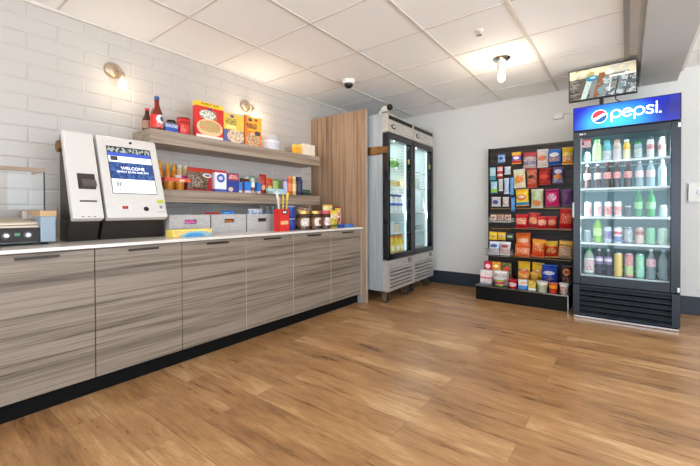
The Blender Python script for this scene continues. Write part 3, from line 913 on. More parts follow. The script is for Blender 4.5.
carton('cereal_box', 'orange cereal box beside the white tub', 'cereal box', (-2.772, 2.141, ZU), .188, .055, .272, cr3, SE['orange'], 'cereal boxes on the top shelf', RZ)
t = thing('tub', 'round white lidded tub on the top shelf beside the orange cereal box', 'tub', (-2.885, 2.425, ZU), RZ)
MB().lathe([(.098, 0), (.102, .006), (.102, .1)], seg=32).build('tub_body', pm('tub_print', (222, 220, 220), [('band', .2, .75, (206, 206, 212)), ('blot', 6, .6, 3, 0, 1, .2, .8, (170, 178, 190))], .4), t)
MB().lathe([(.105, .1), (.105, .135), (.1, .15), (.094, .152)], seg=32).build('lid', mat('grey_lid', (200, 198, 192), .4), t)
carton('carton_box', 'small orange carton at the right end of the top shelf', 'carton', (-2.80, 2.755, ZU), .085, .06, .105, pm('orange_carton', (238, 170, 50), [('band', .75, 1, (246, 200, 90))], .4), SE['orange'], None, RZ)
carton('carton_box', 'plain cream carton at the right end of the top shelf', 'carton', (-2.775, 2.895, ZU), .175, .09, .122, pm('cream_carton', (236, 222, 200), [('rect', .55, 1, 0, 1, (228, 216, 198))], .45), SE['white'], None, RZ)

# ------------------------------------------------------------------ lower shelf
ZL = 1.1675
hon = mat('honey_amber', (226, 140, 20), .12, coat=.3)
hl = pm('honey_label', (240, 190, 40), [('ell', .7, .5, .4, .4, (120, 70, 20)), ('blot', 6, .56, 1, 0, 1, 0, 1, (230, 150, 30))], .35)
ycap = mat('yellow_cap', (240, 176, 30), .35)
cream = mat('cream_squeeze', (232, 206, 150), .3)
for k, (y, txt) in enumerate(((1.352, 'amber honey squeeze bottle nearest the kiosk'), (1.412, 'amber honey squeeze bottle between two others on the snack shelf'), (1.464, 'amber honey squeeze bottle beside the cream bottles'))):
    bottle('honey_bottle', txt, 'honey bottle', (-2.92, y, ZL), .0245, .235 - .008 * k, hon, ycap, hl, 'honey squeeze bottles', 'squeeze', (.1, .4), RZ)
cl_ = pm('cream_label', (226, 150, 60), [('blot', 5, .5, 2, 0, 1, 0, 1, (236, 220, 180))], .35)
for y, txt in ((1.514, 'cream coloured squeeze bottle beside the honey bottles'), (1.563, 'cream coloured squeeze bottle beside the jerky bag')):
    bottle('squeeze_bottle', txt, 'squeeze bottle', (-2.93, y, ZL), .0235, .215, cream, mat('cream_cap', (236, 222, 186), .35), cl_, 'cream squeeze bottles', 'plain', (.12, .45), RZ)
t = thing('fruit_cup_pack', 'pair of amber fruit cups in a red card sleeve on the snack shelf', 'fruit cups', (-2.80, 1.41, ZL), RZ)
amb = mat('amber_fruit', (206, 132, 36), .15)
for x in (-.045, .036):
    c = MB().lathe([(.03, 0), (.031, .003), (.037, .056)], seg=20).build('cup', amb, t, loc=(x, 0, 0))
    MB().lathe([(.037, .056), (.04, .058), (.04, .061)], seg=20).build('cup_lid', mat('yellow_film', (236, 206, 120), .3), c)
MB().prism([(-.042, .062), (.042, .062), (.036, .092), (-.034, .092)], -.095, .108, 'x').build('card_sleeve', pm('sleeve_print', (206, 44, 36), [('blot', 7, .54, 3, 0, 1, 0, 1, (240, 140, 90)), ('rect', .55, .75, .1, .6, (236, 220, 200))], .4), t, .002)
carton('gum_pack', 'small pink and white packet standing behind the fruit cups', 'packet', (-2.87, 1.50, ZL), .09, .03, .125, pm('pink_pack', (232, 226, 222), [('rect', .5, 1, .3, 1, (214, 70, 150)), ('band', 0, .3, (220, 80, 60))], .4), SE['pink'], None, RZ)
jk = pm('jerky_print', (92, 66, 48), [('blot', 5, .5, 6, 0, .8, 0, .9, (150, 128, 104)), ('blot', 8, .56, 2, 0, .8, 0, .9, (60, 40, 30)), ('rect', .78, 1, 0, 1, (176, 34, 44)), ('band', .84, 1, (178, 56, 34)), ('ell', .74, .70, .2, .11, (226, 222, 214)), ('ell', .74, .70, .13, .06, (90, 110, 140))], .4)
bag('jerky_bag', 'large brown and red jerky bag leaning on the snack shelf', 'jerky bag', (-2.80, 1.622, ZL), .222, .19, .06, jk, SE['red'], None, RZ)
carton('salt_box', 'white carton with blue oval logo and red top on the snack shelf', 'carton', (-2.772, 1.795, ZL), .112, .06, .182, pm('salt_print', (226, 226, 230), [('band', .9, 1, (190, 40, 48)), ('ell', .5, .64, .34, .2, (52, 72, 156)), ('ell', .5, .64, .2, .1, (190, 200, 226)), ('band', 0, .12, (56, 84, 170))], .35), SE['red'], None, RZ)
carton('snack_box', 'navy carton with red and white logo on the snack shelf', 'carton', (-2.772, 1.918, ZL), .12, .06, .168, pm('navy_print', (44, 62, 140), [('rect', .1, .95, .62, .98, (172, 44, 46)), ('rect', .16, .88, .7, .92, (226, 186, 176)), ('blot', 10, .52, 4, .16, .88, .7, .92, (172, 44, 46)), ('ell', .3, .15, .2, .12, (220, 190, 170))], .35), SE['navy'], None, RZ)
bt = pm('blue_tray_print', (46, 124, 208), [('band', 0, .2, (226, 228, 232)), ('blot', 5, .58, 3, 0, 1, 0, .3, (206, 70, 70))], .35)
for y, w, h, txt in ((1.997, .034, .098, 'small bright blue carton beside the navy carton'), (2.078, .062, .104, 'bright blue carton between the brown bottles on the snack shelf'), (2.205, .03, .1, 'slim bright blue carton beside the red pouches')):
    carton('medicine_box', txt, 'carton', (-2.772, y, ZL), w, .05, h, bt, SE['blue'], 'bright blue cartons on the snack shelf', RZ)
brn = mat('brown_bottle', (112, 50, 34), .2)
bottle('sauce_bottle', 'small brown bottle between the bright blue cartons', 'bottle', (-2.81, 2.035, ZL), .019, .135, brn, M['black'], None, None, 'plain', rz=RZ)
bottle('sauce_bottle', 'small brown bottle with white label behind the bright blue cartons', 'bottle', (-2.86, 2.12, ZL), .03, .155, brn, SE['white'], pm('wl1', (232, 226, 220), [('blot', 5, .55, 1, 0, 1, 0, 1, (150, 170, 120))], .4), None, 'plain', (.4, .7), RZ)
bottle('sauce_bottle', 'green and white bottle beside the slim blue carton', 'bottle', (-2.805, 2.15, ZL), .024, .165, mat('pale_green_bottle', (196, 208, 190), .25), mat('green_cap', (70, 130, 80), .4), pm('wl2', (236, 226, 214), [('band', 0, .4, (120, 60, 40))], .4), None, 'plain', (.15, .6), RZ)
rp = [pm('redp1', (186, 46, 36), [('blot', 5, .52, 2, 0, 1, 0, 1, (120, 60, 40)), ('ell', .5, .3, .3, .15, (226, 180, 140))], .35),
      pm('redp2', (206, 84, 40), [('blot', 5, .5, 5, 0, 1, 0, 1, (170, 40, 36)), ('ell', .5, .4, .3, .15, (236, 190, 90))], .35),
      pm('grnp', (130, 176, 70), [('blot', 5, .55, 3, 0, 1, 0, 1, (210, 200, 110))], .35)]
bag('spice_pouch', 'dark red spice pouch beside the slim blue carton', 'pouch', (-2.82, 2.285, ZL), .085, .19, .035, rp[0], SE['red'], 'spice pouches on the snack shelf', RZ)
bag('spice_pouch', 'orange red spice pouch between the dark red and green pouches', 'pouch', (-2.83, 2.375, ZL), .085, .16, .035, rp[1], SE['orange'], 'spice pouches on the snack shelf', RZ)
bag('spice_pouch', 'light green spice pouch on the snack shelf', 'pouch', (-2.83, 2.462, ZL), .075, .15, .035, rp[2], SE['green'], 'spice pouches on the snack shelf', RZ)
carton('wipes_box', 'low teal and white carton lying before the spice pouches', 'carton', (-2.758, 2.405, ZL), .21, .035, .055, pm('teal_print', (130, 190, 200), [('blot', 6, .52, 4, 0, 1, 0, 1, (226, 236, 236)), ('rect', .0, .3, 0, .5, (150, 160, 150))], .4), SE['teal'], None, RZ)
bottle('lotion_bottle', 'slim white and lilac bottle on the snack shelf', 'bottle', (-2.79, 2.548, ZL), .023, .155, mat('lilac_white', (206, 200, 224), .3), mat('lilac_cap', (150, 130, 190), .4), pm('lil', (230, 226, 236), [('blot', 5, .5, 3, 0, 1, 0, 1, (120, 130, 200))], .4), None, 'plain', (.2, .7), RZ)
for y, c, cc, txt in ((2.605, (214, 96, 50), (236, 140, 80), 'orange spray bottle beside the lilac bottle'), (2.668, (230, 186, 120), (240, 214, 160), 'cream and orange bottle beside the navy bottle'), (2.742, (36, 48, 92), (28, 34, 60), 'dark navy bottle at the right end of the snack shelf')):
    b_ = .04 if c[2] == 92 else .027
    bottle('spray_bottle', txt, 'bottle', (-2.79, y, ZL), b_, .195, mat('bottle_%d' % c[0], c, .25), mat('cap_%d' % c[0], cc, .35), pm('bl_%d' % c[0], cc, [('blot', 5, .52, 3, 0, 1, 0, 1, c)], .4), 'spray bottles on the snack shelf', 'plain', (.2, .6), RZ)
t = thing('garlic_packet', 'dark green packet of small jars lying at the right end of the snack shelf', 'packet', (-2.80, 2.86, ZL), RZ)
MB().box(-.065, .06, -.03, .03, 0, .03).build('tray', mat('dark_green_tray', (44, 64, 46), .4), t, .004)
for k in range(4):
    MB().lathe([(.014, .03), (.016, .034), (.016, .058), (.012, .064)], -.048 + k * .032, -.004, 0, seg=12).build('jar', mat('green_jar', (52, 84, 56), .3), t)
# ------------------------------------------------------------------ two glass door coolers
def area(name, parent, loc, rot, sx, sy, e, col):
    l = bpy.data.lights.new(name, 'AREA')
    l.shape = 'RECTANGLE'
    l.size, l.size_y = sx, sy
    l.energy = e
    l.color = col
    o = bpy.data.objects.new(name, l)
    C.objects.link(o)
    o.parent = parent
    o.location = loc
    o.rotation_euler = rot
    return o

def cooler(loc, rz, label, first):
    t = thing('glass_door_cooler', label, 'cooler', loc, rz, 'stainless glass door coolers')
    W, D, z0, z1 = .608, .76, .135, 2.035
    b = MB().box(0, .03, .07, D, z0, z1).box(W - .03, W, .07, D, z0, z1).box(.03, W - .03, D - .03, D, z0, z1)
    b.box(.03, W - .03, .07, D - .03, 1.84, z1).box(.03, W - .03, .07, D - .03, z0, .47)
    b.build('cabinet_shell', M['steel'], t)
    ln = MB().box(.03, .034, .075, D - .03, .474, 1.836).box(W - .034, W - .03, .075, D - .03, .474, 1.836).box(.034, W - .034, D - .034, D - .03, .474, 1.836)
    ln.box(.034, W - .034, .075, D - .034, 1.832, 1.836).box(.034, W - .034, .075, D - .034, .470, .474)
    ln.build('liner', M['linerw'], t)
    # header fascia with black vent slot and oval badge
    h = MB().box(0, W, 0, .07, 1.838, 1.972).box(0, W, 0, .07, 2.016, z1).box(0, .014, 0, .07, 1.972, 2.016).box(W - .014, W, 0, .07, 1.972, 2.016).box(.014, W - .014, .03, .07, 1.972, 2.016)
    h = h.build('header_fascia', M['steelh'], t)
    MB().box(.014, W - .014, .004, .03, 1.972, 2.016).build('vent_slot', M['fridge_dark'], h)
    bd = MB().lathe([(.05, 0), (.05, .004), (.046, .005)], seg=28).build('oval_badge', M['blackgloss'], h, loc=(.12, 0, 1.905), rot=(PI / 2, 0, 0))
    bd.scale = (1, .5, 1)
    for o_ in (MB().lathe([(.034, .005), (.034, .0062)], seg=24).build('badge_face', M['steelh'], h, loc=(.12, 0, 1.905), rot=(PI / 2, 0, 0)),):
        o_.scale = (1, .45, 1)
    # door
    a, c, d, e = .047, .047, 1.826, .472
    fr = MB().box(.0, a, 0, .066, e, d).box(W - c, W - .002, 0, .066, e, d).box(a, W - c, 0, .066, d - .062, d).box(a, W - c, 0, .066, e, e + .062)
    dr = fr.build('door_frame', M['blackgloss'], t, .004)
    MB().box(a, W - c, .022, .03, e + .062, d - .062).build('glass_pane', M['glass'], dr)
    MB().box(-.004, .0, .018, .046, .9, 1.35).build('door_handle', M['black'], dr, .002)
    MB().box(W - c - .052, W - c - .004, .0215, .022, 1.545, 1.60).build('door_sticker', pm('sticker_print', (210, 196, 120), [('blot', 6, .5, 2, 0, 1, 0, 1, (120, 120, 90))], .5), dr)
    # lower louvred fascia
    g = MB().box(0, .03, 0, .07, z0, .466).box(W - .035, W, 0, .07, z0, .466).box(.03, W - .035, 0, .07, z0, .172).box(.03, W - .035, 0, .07, .375, .466).box(.03, W - .035, .05, .07, .172, .375)
    g = g.build('lower_fascia', M['steelh'], t)
    MB().box(.03, W - .035, .047, .05, .172, .375).build('louvre_recess', M['fridge_dark'], g)
    lv = MB()
    for k in range(5):
        z = .184 + k * .0405
        lv.prism([(-.002, z), (-.002, z + .022), (.03, z + .034), (.03, z + .024)], .03, W - .035, 'x')
    lv.build('louvre', M['steelh'], g)
    MB().box(W - .15, W - .06, -.004, 0, .402, .452).build('control_badge', mat('grey_badge', (120, 122, 124), .3, .4), g, .002)
    # castors
    for x in (.07, W - .07):
        for y in (.06, D - .08):
            c_ = MB().box(x - .04, x + .04, y - .035, y + .035, z0 - .012, z0).box(x - .022, x - .018, y - .012, y + .05, .04, z0 - .012).box(x + .018, x + .022, y - .012, y + .05, .04, z0 - .012)
            c_ = c_.build('castor', M['chrome'], t)
            MB().tube([(x - .015, y + .02, .05), (x + .015, y + .02, .05)], .05, seg=20).build('wheel', M['rubber'], c_)
            MB().tube([(x - .0235, y + .02, .05), (x + .0235, y + .02, .05)], .034, seg=16).build('hub', M['chrome'], c_)
    # shelves and the perforated uprights on the side walls
    shz = (1.485, 1.285, .985, .745)
    for z in shz:
        m_ = MB().box(.04, W - .04, .085, .093, z - .014, z).box(.04, W - .04, D - .05, D - .042, z - .014, z)
        for k in range(16):
            x = .044 + (W - .088) * k / 15
            m_.box(x - .003, x + .003, .093, D - .05, z - .006, z)
        m_.build('wire_shelf', M['whitegloss'], t)
    for x in (.034, W - .046):
        for y in (.11, D - .12):
            u = MB().box(x, x + .012, y, y + .03, .5, 1.82)
            o = u.build('shelf_upright', M['whitegloss'], t)
            hs = MB()
            for k in range(36):
                z = .52 + k * .036
                hs.box(x - .0008, x + .0128, y + .007, y + .023, z, z + .014)
            hs.build('upright_slots', M['channel'], o)
    for y in (.085,):
        MB().box(W - .052, W - .036, .076, .09, .52, 1.8).build('light_strip', M['led'], t)
    area('cooler_light', t, (W - .07, .10, 1.15), (0, PI / 2 - .2, -PI / 4), 1.2, .03, LP[2], (.93, 1, .99))
    area('cooler_light', t, (W / 2, .35, 1.825), (0, 0, 0), .4, .4, LP[2] * .7, (.93, 1, .99))
    if first:
        lk = MB().box(-.012, 0, .09, .292, 1.598, 1.69).box(-.02, -.006, .0, .09, 1.61, 1.68).build('lock_hasp', M['brass'], t, .003)
        for x, z in ((.115, 1.62), (.115, 1.668), (.265, 1.62), (.265, 1.668), (.04, 1.645)):
            MB().lathe([(.011, 0), (.011, .008), (.006, .011)], seg=14).build('bolt', M['brass'], lk, loc=(-.012 if x > .05 else -.02, x, z), rot=(0, -PI / 2, 0))
    return t, shz
A0 = math.radians(2.2)
L1 = Vector((-2.0, 3.278, 0))
cA, shz = cooler(L1, RZ + A0, 'stainless cooler with one glass door and brass lock hasp, beside the tall wood panel', True)
dirc = Vector((-math.sin(A0), math.cos(A0), 0))
nrm = Vector((math.cos(A0), math.sin(A0), 0))
L2 = L1 + dirc * .618
cB, _ = cooler(L2, RZ + A0, 'stainless cooler with one glass door, in the corner by the back wall', False)
def incool(L, x, y, z):
    p = L + dirc * x - nrm * y
    return (p.x, p.y, z)
g_ = 'goods inside the coolers'
mk = mat('milk_white', (226, 228, 224), .3)
bc = mat('dark_blue_cap', (40, 66, 140), .35)
mb_ = pm('milk_label', (210, 220, 232), [('band', .5, .8, (60, 90, 170)), ('blot', 6, .55, 2, 0, 1, 0, .5, (190, 180, 120))], .4)
yj = mat('yellow_juice', (232, 196, 60), .2)
yjl = pm('juice_label', (240, 214, 110), [('blot', 5, .52, 2, 0, 1, 0, 1, (222, 160, 40)), ('ell', .5, .6, .3, .25, (240, 236, 214))], .4)
for k, (x, y, txt) in enumerate(((.275, .13, 'yellow juice bottle at the bottom of the hasp cooler, nearest the hasp'), (.385, .125, 'yellow juice bottle at the bottom of the hasp cooler, second in line'), (.495, .13, 'yellow juice bottle at the bottom of the hasp cooler, third in line'))):
    bottle('juice_bottle', txt, 'juice bottle', incool(L1, x, y, .4745), .048, .235, yj, mat('orange_cap', (226, 140, 40), .4), yjl, g_, 'wide', (.1, .6), RZ)
for k, (x, y, txt) in enumerate(((.275, .13, 'white milk jug with blue cap nearest the hasp'), (.385, .125, 'white milk jug with blue cap, second from the hasp'), (.495, .13, 'white milk jug with blue cap, third from the hasp'))):
    bottle('milk_jug', txt, 'milk jug', incool(L1, x, y, .9855), .047, .20, mk, bc, mb_, g_, 'wide', (.1, .6), RZ)
for x, h, m1, txt in ((.275, .13, (214, 226, 222), 'white dairy tub on the second shelf from the bottom of the hasp cooler'), (.39, .10, (224, 206, 176), 'cream dairy tub on the second shelf from the bottom of the hasp cooler'), (.505, .12, (190, 214, 214), 'pale teal dairy tub on the second shelf from the bottom of the hasp cooler')):
    cup('dairy_tub', txt, 'dairy tub', incool(L1, x, .13, .7455), .05, h, mat('dairy_%d' % m1[0], m1, .4), SE['white'], g_)
for x, m1, txt in ((.29, (236, 222, 170), 'cream butter carton in the hasp cooler'), (.44, (232, 200, 120), 'yellow butter carton in the hasp cooler')):
    carton('butter_carton', txt, 'carton', incool(L1, x, .11, 1.2855), .11, .1, .062, pm('butter_%d' % m1[2], m1, [('blot', 6, .55, 2, 0, 1, 0, 1, (210, 170, 90))], .4), SE['white'], g_, RZ + A0)
for x, txt in ((.29, 'green salad bag on the top shelf of the hasp cooler'), (.47, 'pale green salad bag on the top shelf of the hasp cooler')):
    bag('salad_bag', txt, 'salad bag', incool(L1, x, .17, 1.4855), .15, .13, .08, pm('salad_%d' % int(x * 100), (120, 170, 80), [('blot', 6, .5, 4, 0, 1, 0, 1, (70, 130, 60)), ('band', .7, 1, (170, 206, 140))], .35), SE['green'], g_, RZ + A0)
bottle('milk_jug', 'white milk bottle in the corner cooler', 'milk jug', incool(L2, .38, .14, 1.2855), .045, .13, mk, SE['white'], None, g_, 'wide', rz=RZ)
for x, m1, txt in ((.25, (232, 226, 214), 'white lidded food tub at the bottom of the corner cooler'), (.385, (226, 206, 190), 'pale pink lidded food tub at the bottom of the corner cooler'), (.503, (214, 226, 206), 'pale green lidded food tub at the bottom of the corner cooler')):
    cup('food_tub', txt, 'food tub', incool(L2, x, .17, .4745), .06, .085, mat('food_%d' % m1[1], m1, .4), SE['white'], g_)
for x, txt in ((.30, 'clear plastic food tub on a corner cooler shelf, nearest the hasp cooler'), (.46, 'clear plastic food tub on a corner cooler shelf, nearest the back wall')):
    cup('food_tub', txt, 'food tub', incool(L2, x, .17, .7455), .06, .075, plastic('clr_tub_%d' % int(x * 100), (220, 232, 230), .5), SE['white'], g_)

# ------------------------------------------------------------------ snack rack
RX0, RX1, RB, RF = -1.346, -.452, 4.60, 4.10
t = thing('snack_rack', 'tall black slatwall snack rack with low plinth between the coolers and drinks fridge', 'snack rack', ((RX0 + RX1) / 2, 4.1, 0))
rack = t
ox, oy = (RX0 + RX1) / 2, 4.1
e = (RX1 - RX0) / 2
bp = MB().box(-e, e, .50, .56, .0, 1.755)
bp.build('slatwall_panel', M['slat'], t, .002)
MB().box(-e - .012, -e, .485, .565, .0, 1.757).box(e, e + .006, .485, .565, .0, 1.757).build('side_trim', M['rackblack'], t)
SLZ = [.46 + k * .0905 for k in range(15)]
gr = MB()
for z in SLZ:
    gr.box(-e + .002, e - .002, .4965, .5, z - .005, z + .005, 0)
    gr.box(-e + .002, e - .002, .494, .4975, z - .0105, z - .006, 1)
gr.build('slat_groove', [M['fridge_dark'], M['rackblack']], t)
MB().box(-e - .004, e, 0, .50, .0, .148).build('plinth', M['rackblack'], t, .003)
MB().box(-e - .012, e + .006, -.012, .50, .148, .1615).build('plinth_top', mat('black_plinth_top', (40, 38, 38), .3), t, .002)
MB().box(-e - .012, e + .006, -.0145, -.012, .155, .160).box(e - .004, e + .0005, -.004, .02, .0, .148).build('metal_edge', M['chrome'], t)
MB().box(-e + .01, e - .01, .21, .50, .1615, .222).build('display_step', M['rackblack'], t, .002)
for z in (.478, .79):
    s = MB().box(-e + (.32 if z < .7 else .29), e - .003, .22 if z < .6 else .27, .50, z - .014, z).build('shelf', M['rackblack'], t)
    MB().box(-e + (.32 if z < .7 else .29), e - .003, (.22 if z < .6 else .27) - .003, .22 if z < .6 else .27, z - .002, z + .003).build('shelf_lip', M['gold'], s)
for z in (1.02,):
    s = MB().box(-e + .02, e - .003, .485, .4965, z - .005, z + .006).build('gold_insert', M['gold'], t)
MB().box(-e + .02, e - .2, .488, .4965, .772, .78).build('gold_insert', M['gold'], t)
def wire_basket(x0, x1, y0, y1, z0, z1):
    m_ = MB()
    w_ = .0024
    for z in (z0, z1):
        m_.box(x0, x1, y0 - w_, y0 + w_, z - w_, z + w_).box(x0, x1, y1 - w_, y1 + w_, z - w_, z + w_).box(x0 - w_, x0 + w_, y0, y1, z - w_, z + w_).box(x1 - w_, x1 + w_, y0, y1, z - w_, z + w_)
    n = int((x1 - x0) / .022)
    for k in range(n + 1):
        x = x0 + (x1 - x0) * k / n
        m_.box(x - w_ * .7, x + w_ * .7, y0 - w_, y0 + w_ * .6, z0, z1)
        m_.box(x - w_ * .7, x + w_ * .7, y0, y1, z0 - w_ * .7, z0 + w_ * .7)
    for k in range(6):
        y = y0 + (y1 - y0) * k / 5
        for x in (x0, x1):
            m_.box(x - w_, x + w_, y - w_ * .7, y + w_ * .7, z0, z1)
    return m_.build('wire_basket', M['chrome'], t)
wire_basket(-1.31 - ox, -1.045 - ox, .23, .50, .474, .55)
wire_basket(-1.30 - ox, -1.045 - ox, .28, .50, .862, .915)

def pk(n, base, layers):
    return pm(n, base, layers, .24)
HG = 'bags hanging on the snack rack'
def hang(cx, w, z0, z1, m, seal, label, y=4.515, d=.07, name='hanging_snack_bag'):
    small = w < .09
    b = bag(name, label, 'snack bag', (cx, y, z0), w, z1 - z0, d * (.6 if small else 1), m, SE[seal], HG)
    if not small:      # bags swing a little on their pegs
        b.rotation_euler = (0, rnd.uniform(-.05, .05), rnd.uniform(-.16, .10))
    MB().tube([(cx - ox, .4985, z1 - .006), (cx - ox, y - oy + .004, z1 - .006)], .0025, seg=6).build('peg', M['chrome'], rack)
W_ = (232, 230, 226)
hang(-1.184, .085, 1.56, 1.667, pk('p_a1', (58, 110, 180), [('blot', 5, .52, 1, 0, 1, 0, 1, (206, 220, 234)), ('ell', .5, .5, .25, .2, (40, 70, 140))]), 'blue', 'small blue and white bag, first in the top row of the rack')
hang(-1.018, .102, 1.535, 1.674, pk('p_a2', (232, 140, 50), [('band', .25, .68, (120, 90, 190)), ('ell', .5, .48, .34, .14, W_), ('band', 0, .2, (206, 60, 50)), ('band', .85, 1, (240, 196, 60))]), 'yellow', 'orange and purple snack bag in the top row of the rack')
hang(-.881, .138, 1.467, 1.660, pk('p_a3', (196, 190, 184), [('band', .75, 1, (190, 70, 90)), ('band', .2, .42, (70, 90, 160)), ('blot', 7, .52, 3, 0, 1, 0, .9, (150, 70, 70)), ('blot', 9, .56, 6, 0, 1, 0, .7, (214, 220, 220))]), 'red', 'large silver pouch with pink header in the top row')
hang(-.747, .112, 1.474, 1.679, pk('p_a4', (226, 220, 210), [('ell', .5, .5, .35, .16, (222, 110, 80)), ('blot', 6, .56, 4, 0, 1, 0, 1, (190, 150, 120)), ('band', .82, 1, (206, 206, 200))]), 'white', 'white snack bag with red round print in the top row')
hang(-.627, .126, 1.492, 1.667, pk('p_a5', (44, 110, 190), [('ell', .5, .66, .36, .16, W_), ('blot', 6, .5, 5, .1, .9, .2, .5, (226, 160, 70)), ('band', 0, .12, (30, 60, 130))]), 'blue', 'blue and white snack bag in the top row')
hang(-.508, .10, 1.488, 1.675, pk('p_a6', (240, 190, 40), [('band', .15, .5, (206, 80, 50)), ('blot', 6, .5, 2, 0, 1, .15, .7, (236, 220, 170)), ('band', 0, .12, (220, 120, 40))]), 'yellow', 'yellow and orange snack bag beside the drinks fridge in the top row')
hang(-1.285, .07, 1.364, 1.520, pk('p_b1', (130, 180, 190), [('blot', 5, .5, 2, 0, 1, 0, 1, (214, 230, 230)), ('band', .0, .3, (80, 150, 160))]), 'teal', 'teal toiletry pouch at the left edge of the rack', name='hanging_pouch')
hang(-1.203, .064, 1.383, 1.526, pk('p_b2', (226, 206, 206), [('band', .3, .6, (196, 44, 54)), ('blot', 6, .56, 3, 0, 1, .6, 1, (206, 80, 80)), ('band', 0, .1, (196, 44, 54))]), 'red', 'white and red pouch beside the teal toiletry pouch', name='hanging_pouch')
hang(-1.116, .07, 1.42, 1.514, pk('p_b3', (206, 216, 226), [('blot', 5, .55, 4, 0, 1, 0, 1, (160, 176, 196))]), 'white', 'small pale grey pouch on the left of the cream bag', name='hanging_pouch')
hang(-.981, .130, 1.256, 1.474, pk('p_b4', (236, 222, 180), [('ell', .5, .45, .36, .2, (230, 150, 60)), ('blot', 7, .55, 2, .1, .9, .2, .7, (206, 70, 50)), ('band', .8, 1, (240, 230, 200)), ('blot', 6, .56, 8, 0, 1, .75, 1, (110, 140, 80))]), 'white', 'cream snack bag with orange picture in the second row')
hang(-.849, .104, 1.25, 1.465, pk('p_b5', (170, 50, 40), [('blot', 7, .5, 3, 0, 1, 0, 1, (206, 90, 50)), ('blot', 9, .57, 5, 0, 1, .2, 1, (232, 200, 170)), ('ell', .45, .6, .3, .12, (70, 40, 36))]), 'red', 'mottled red brown snack bag beside the cream bag')
hang(-.729, .122, 1.279, 1.467, pk('p_b6', (172, 34, 40), [('ell', .5, .5, .4, .16, (216, 70, 50)), ('band', .85, 1, (130, 30, 36)), ('blot', 7, .6, 2, 0, 1, 0, .4, (226, 120, 70))]), 'red', 'deep red snack bag in the second row')
hang(-.600, .104, 1.289, 1.468, pk('p_b7', (86, 84, 150), [('ell', .5, .76, .34, .16, (206, 206, 226)), ('ell', .5, .4, .4, .16, (226, 140, 60)), ('blot', 6, .54, 4, 0, 1, 0, .3, W_)]), 'purple', 'purple snack bag with orange print beside the drinks fridge')
hang(-1.270, .076, 1.207, 1.352, pk('p_c1', (110, 170, 200), [('band', 0, .35, (150, 196, 90)), ('blot', 6, .52, 3, 0, 1, .3, 1, (206, 226, 236))]), 'teal', 'blue and green pouch below the teal toiletry pouch', name='hanging_pouch')
hang(-1.192, .05, 1.228, 1.372, pk('p_c2', (206, 204, 196), [('blot', 6, .55, 2, 0, 1, 0, 1, (140, 140, 130))]), 'white', 'pale grey pouch below the white and red pouch', name='hanging_pouch')
hang(-1.127, .056, 1.191, 1.379, pk('p_c3', (196, 210, 226), [('blot', 6, .56, 5, 0, 1, 0, 1, (110, 140, 190))]), 'white', 'tall pale blue pouch below the small grey pouch', name='hanging_pouch')
hang(-1.068, .040, 1.175, 1.387, pk('p_c4', (70, 150, 206), [('blot', 6, .56, 5, 0, 1, 0, 1, (170, 210, 232))]), 'blue', 'narrow bright blue pouch left of the cream bag', name='hanging_pouch')
hang(-1.246, .105, 1.045, 1.159, pk('p_d1', (206, 204, 206), [('ell', .5, .45, .3, .26, (80, 90, 150)), ('blot', 6, .56, 2, 0, 1, .6, 1, (110, 80, 80))]), 'white', 'white pouch with blue square print in the third row', name='hanging_pouch')
hang(-1.135, .07, 1.044, 1.156, pk('p_d2', (214, 206, 200), [('blot', 5, .54, 2, 0, 1, 0, 1, (190, 110, 110))]), 'white', 'white and pink pouch in the third row', name='hanging_pouch')
hang(-1.056, .045, .985, 1.15, pk('p_d3', (56, 130, 206), [('blot', 6, .54, 2, 0, 1, 0, 1, (140, 190, 230))]), 'blue', 'narrow royal blue pouch left of the yellow candy bag', name='hanging_pouch')
hang(-.953, .145, 1.048, 1.243, pk('p_d4', (242, 200, 50), [('ell', .5, .52, .36, .2, (240, 110, 50)), ('ell', .5, .54, .24, .1, (242, 220, 190)), ('band', 0, .18, (60, 150, 206)), ('band', .85, 1, (242, 180, 50))]), 'yellow', 'yellow candy bag with red oval in the third row')
hang(-.801, .128, 1.022, 1.237, pk('p_d5', (206, 214, 180), [('ell', .5, .25, .34, .16, (230, 140, 80)), ('blot', 6, .54, 3, 0, 1, .3, .9, (150, 180, 110)), ('band', .82, 1, (190, 206, 160))]), 'white', 'pale green and white candy bag in the third row')
hang(-.650, .136, 1.039, 1.231, pk('p_d6', (214, 50, 120), [('ell', .5, .5, .34, .26, (240, 200, 220)), ('blot', 8, .52, 3, .15, .85, .2, .8, (190, 36, 90)), ('band', .88, 1, (150, 30, 90))]), 'pink', 'magenta and white candy bag in the third row')
hang(-.510, .10, 1.038, 1.226, pk('p_d7', (74, 62, 120), [('blot', 6, .52, 3, 0, 1, 0, 1, (150, 60, 90)), ('blot', 7, .58, 6, 0, 1, 0, 1, (80, 110, 180))]), 'purple', 'dark purple candy bag beside the drinks fridge')
TG = 'bags standing on the rack shelves'
def stand(cx, w, y, z0, h, d, m, seal, label, name='snack_bag', cat='snack bag', tilt=-.08, roll=0):
    return bag(name, label, cat, (cx, y, z0), w, h, d, m, SE[seal], TG, rnd.uniform(-.07, .07), tilt, roll)
def dor(n, c1, c2, c3, s):
    return pk(n, c1, [('ell', .5, .5, .4, .22, c2), ('blot', 7, .54, s, .1, .9, .25, .75, c3), ('band', .86, 1, c1), ('blot', 5, .6, s + 3, 0, 1, 0, .3, (90, 40, 40))])
stand(-.945, .128, 4.43, .7905, .166, .07, dor('p_e1', (196, 34, 40), (226, 110, 50), (240, 220, 200), 2), 'red', 'red chip bag with orange print, first on the fourth row shelf')
stand(-.832, .122, 4.47, .7905, .178, .07, dor('p_e2', (186, 40, 44), (230, 120, 60), (240, 190, 160), 4), 'red', 'red chip bag with orange print, second on the fourth row shelf', roll=.06)
stand(-.735, .100, 4.42, .7905, .145, .06, dor('p_e3', (206, 44, 44), (234, 140, 90), (244, 220, 200), 6), 'red', 'shorter red chip bag, third on the fourth row shelf')
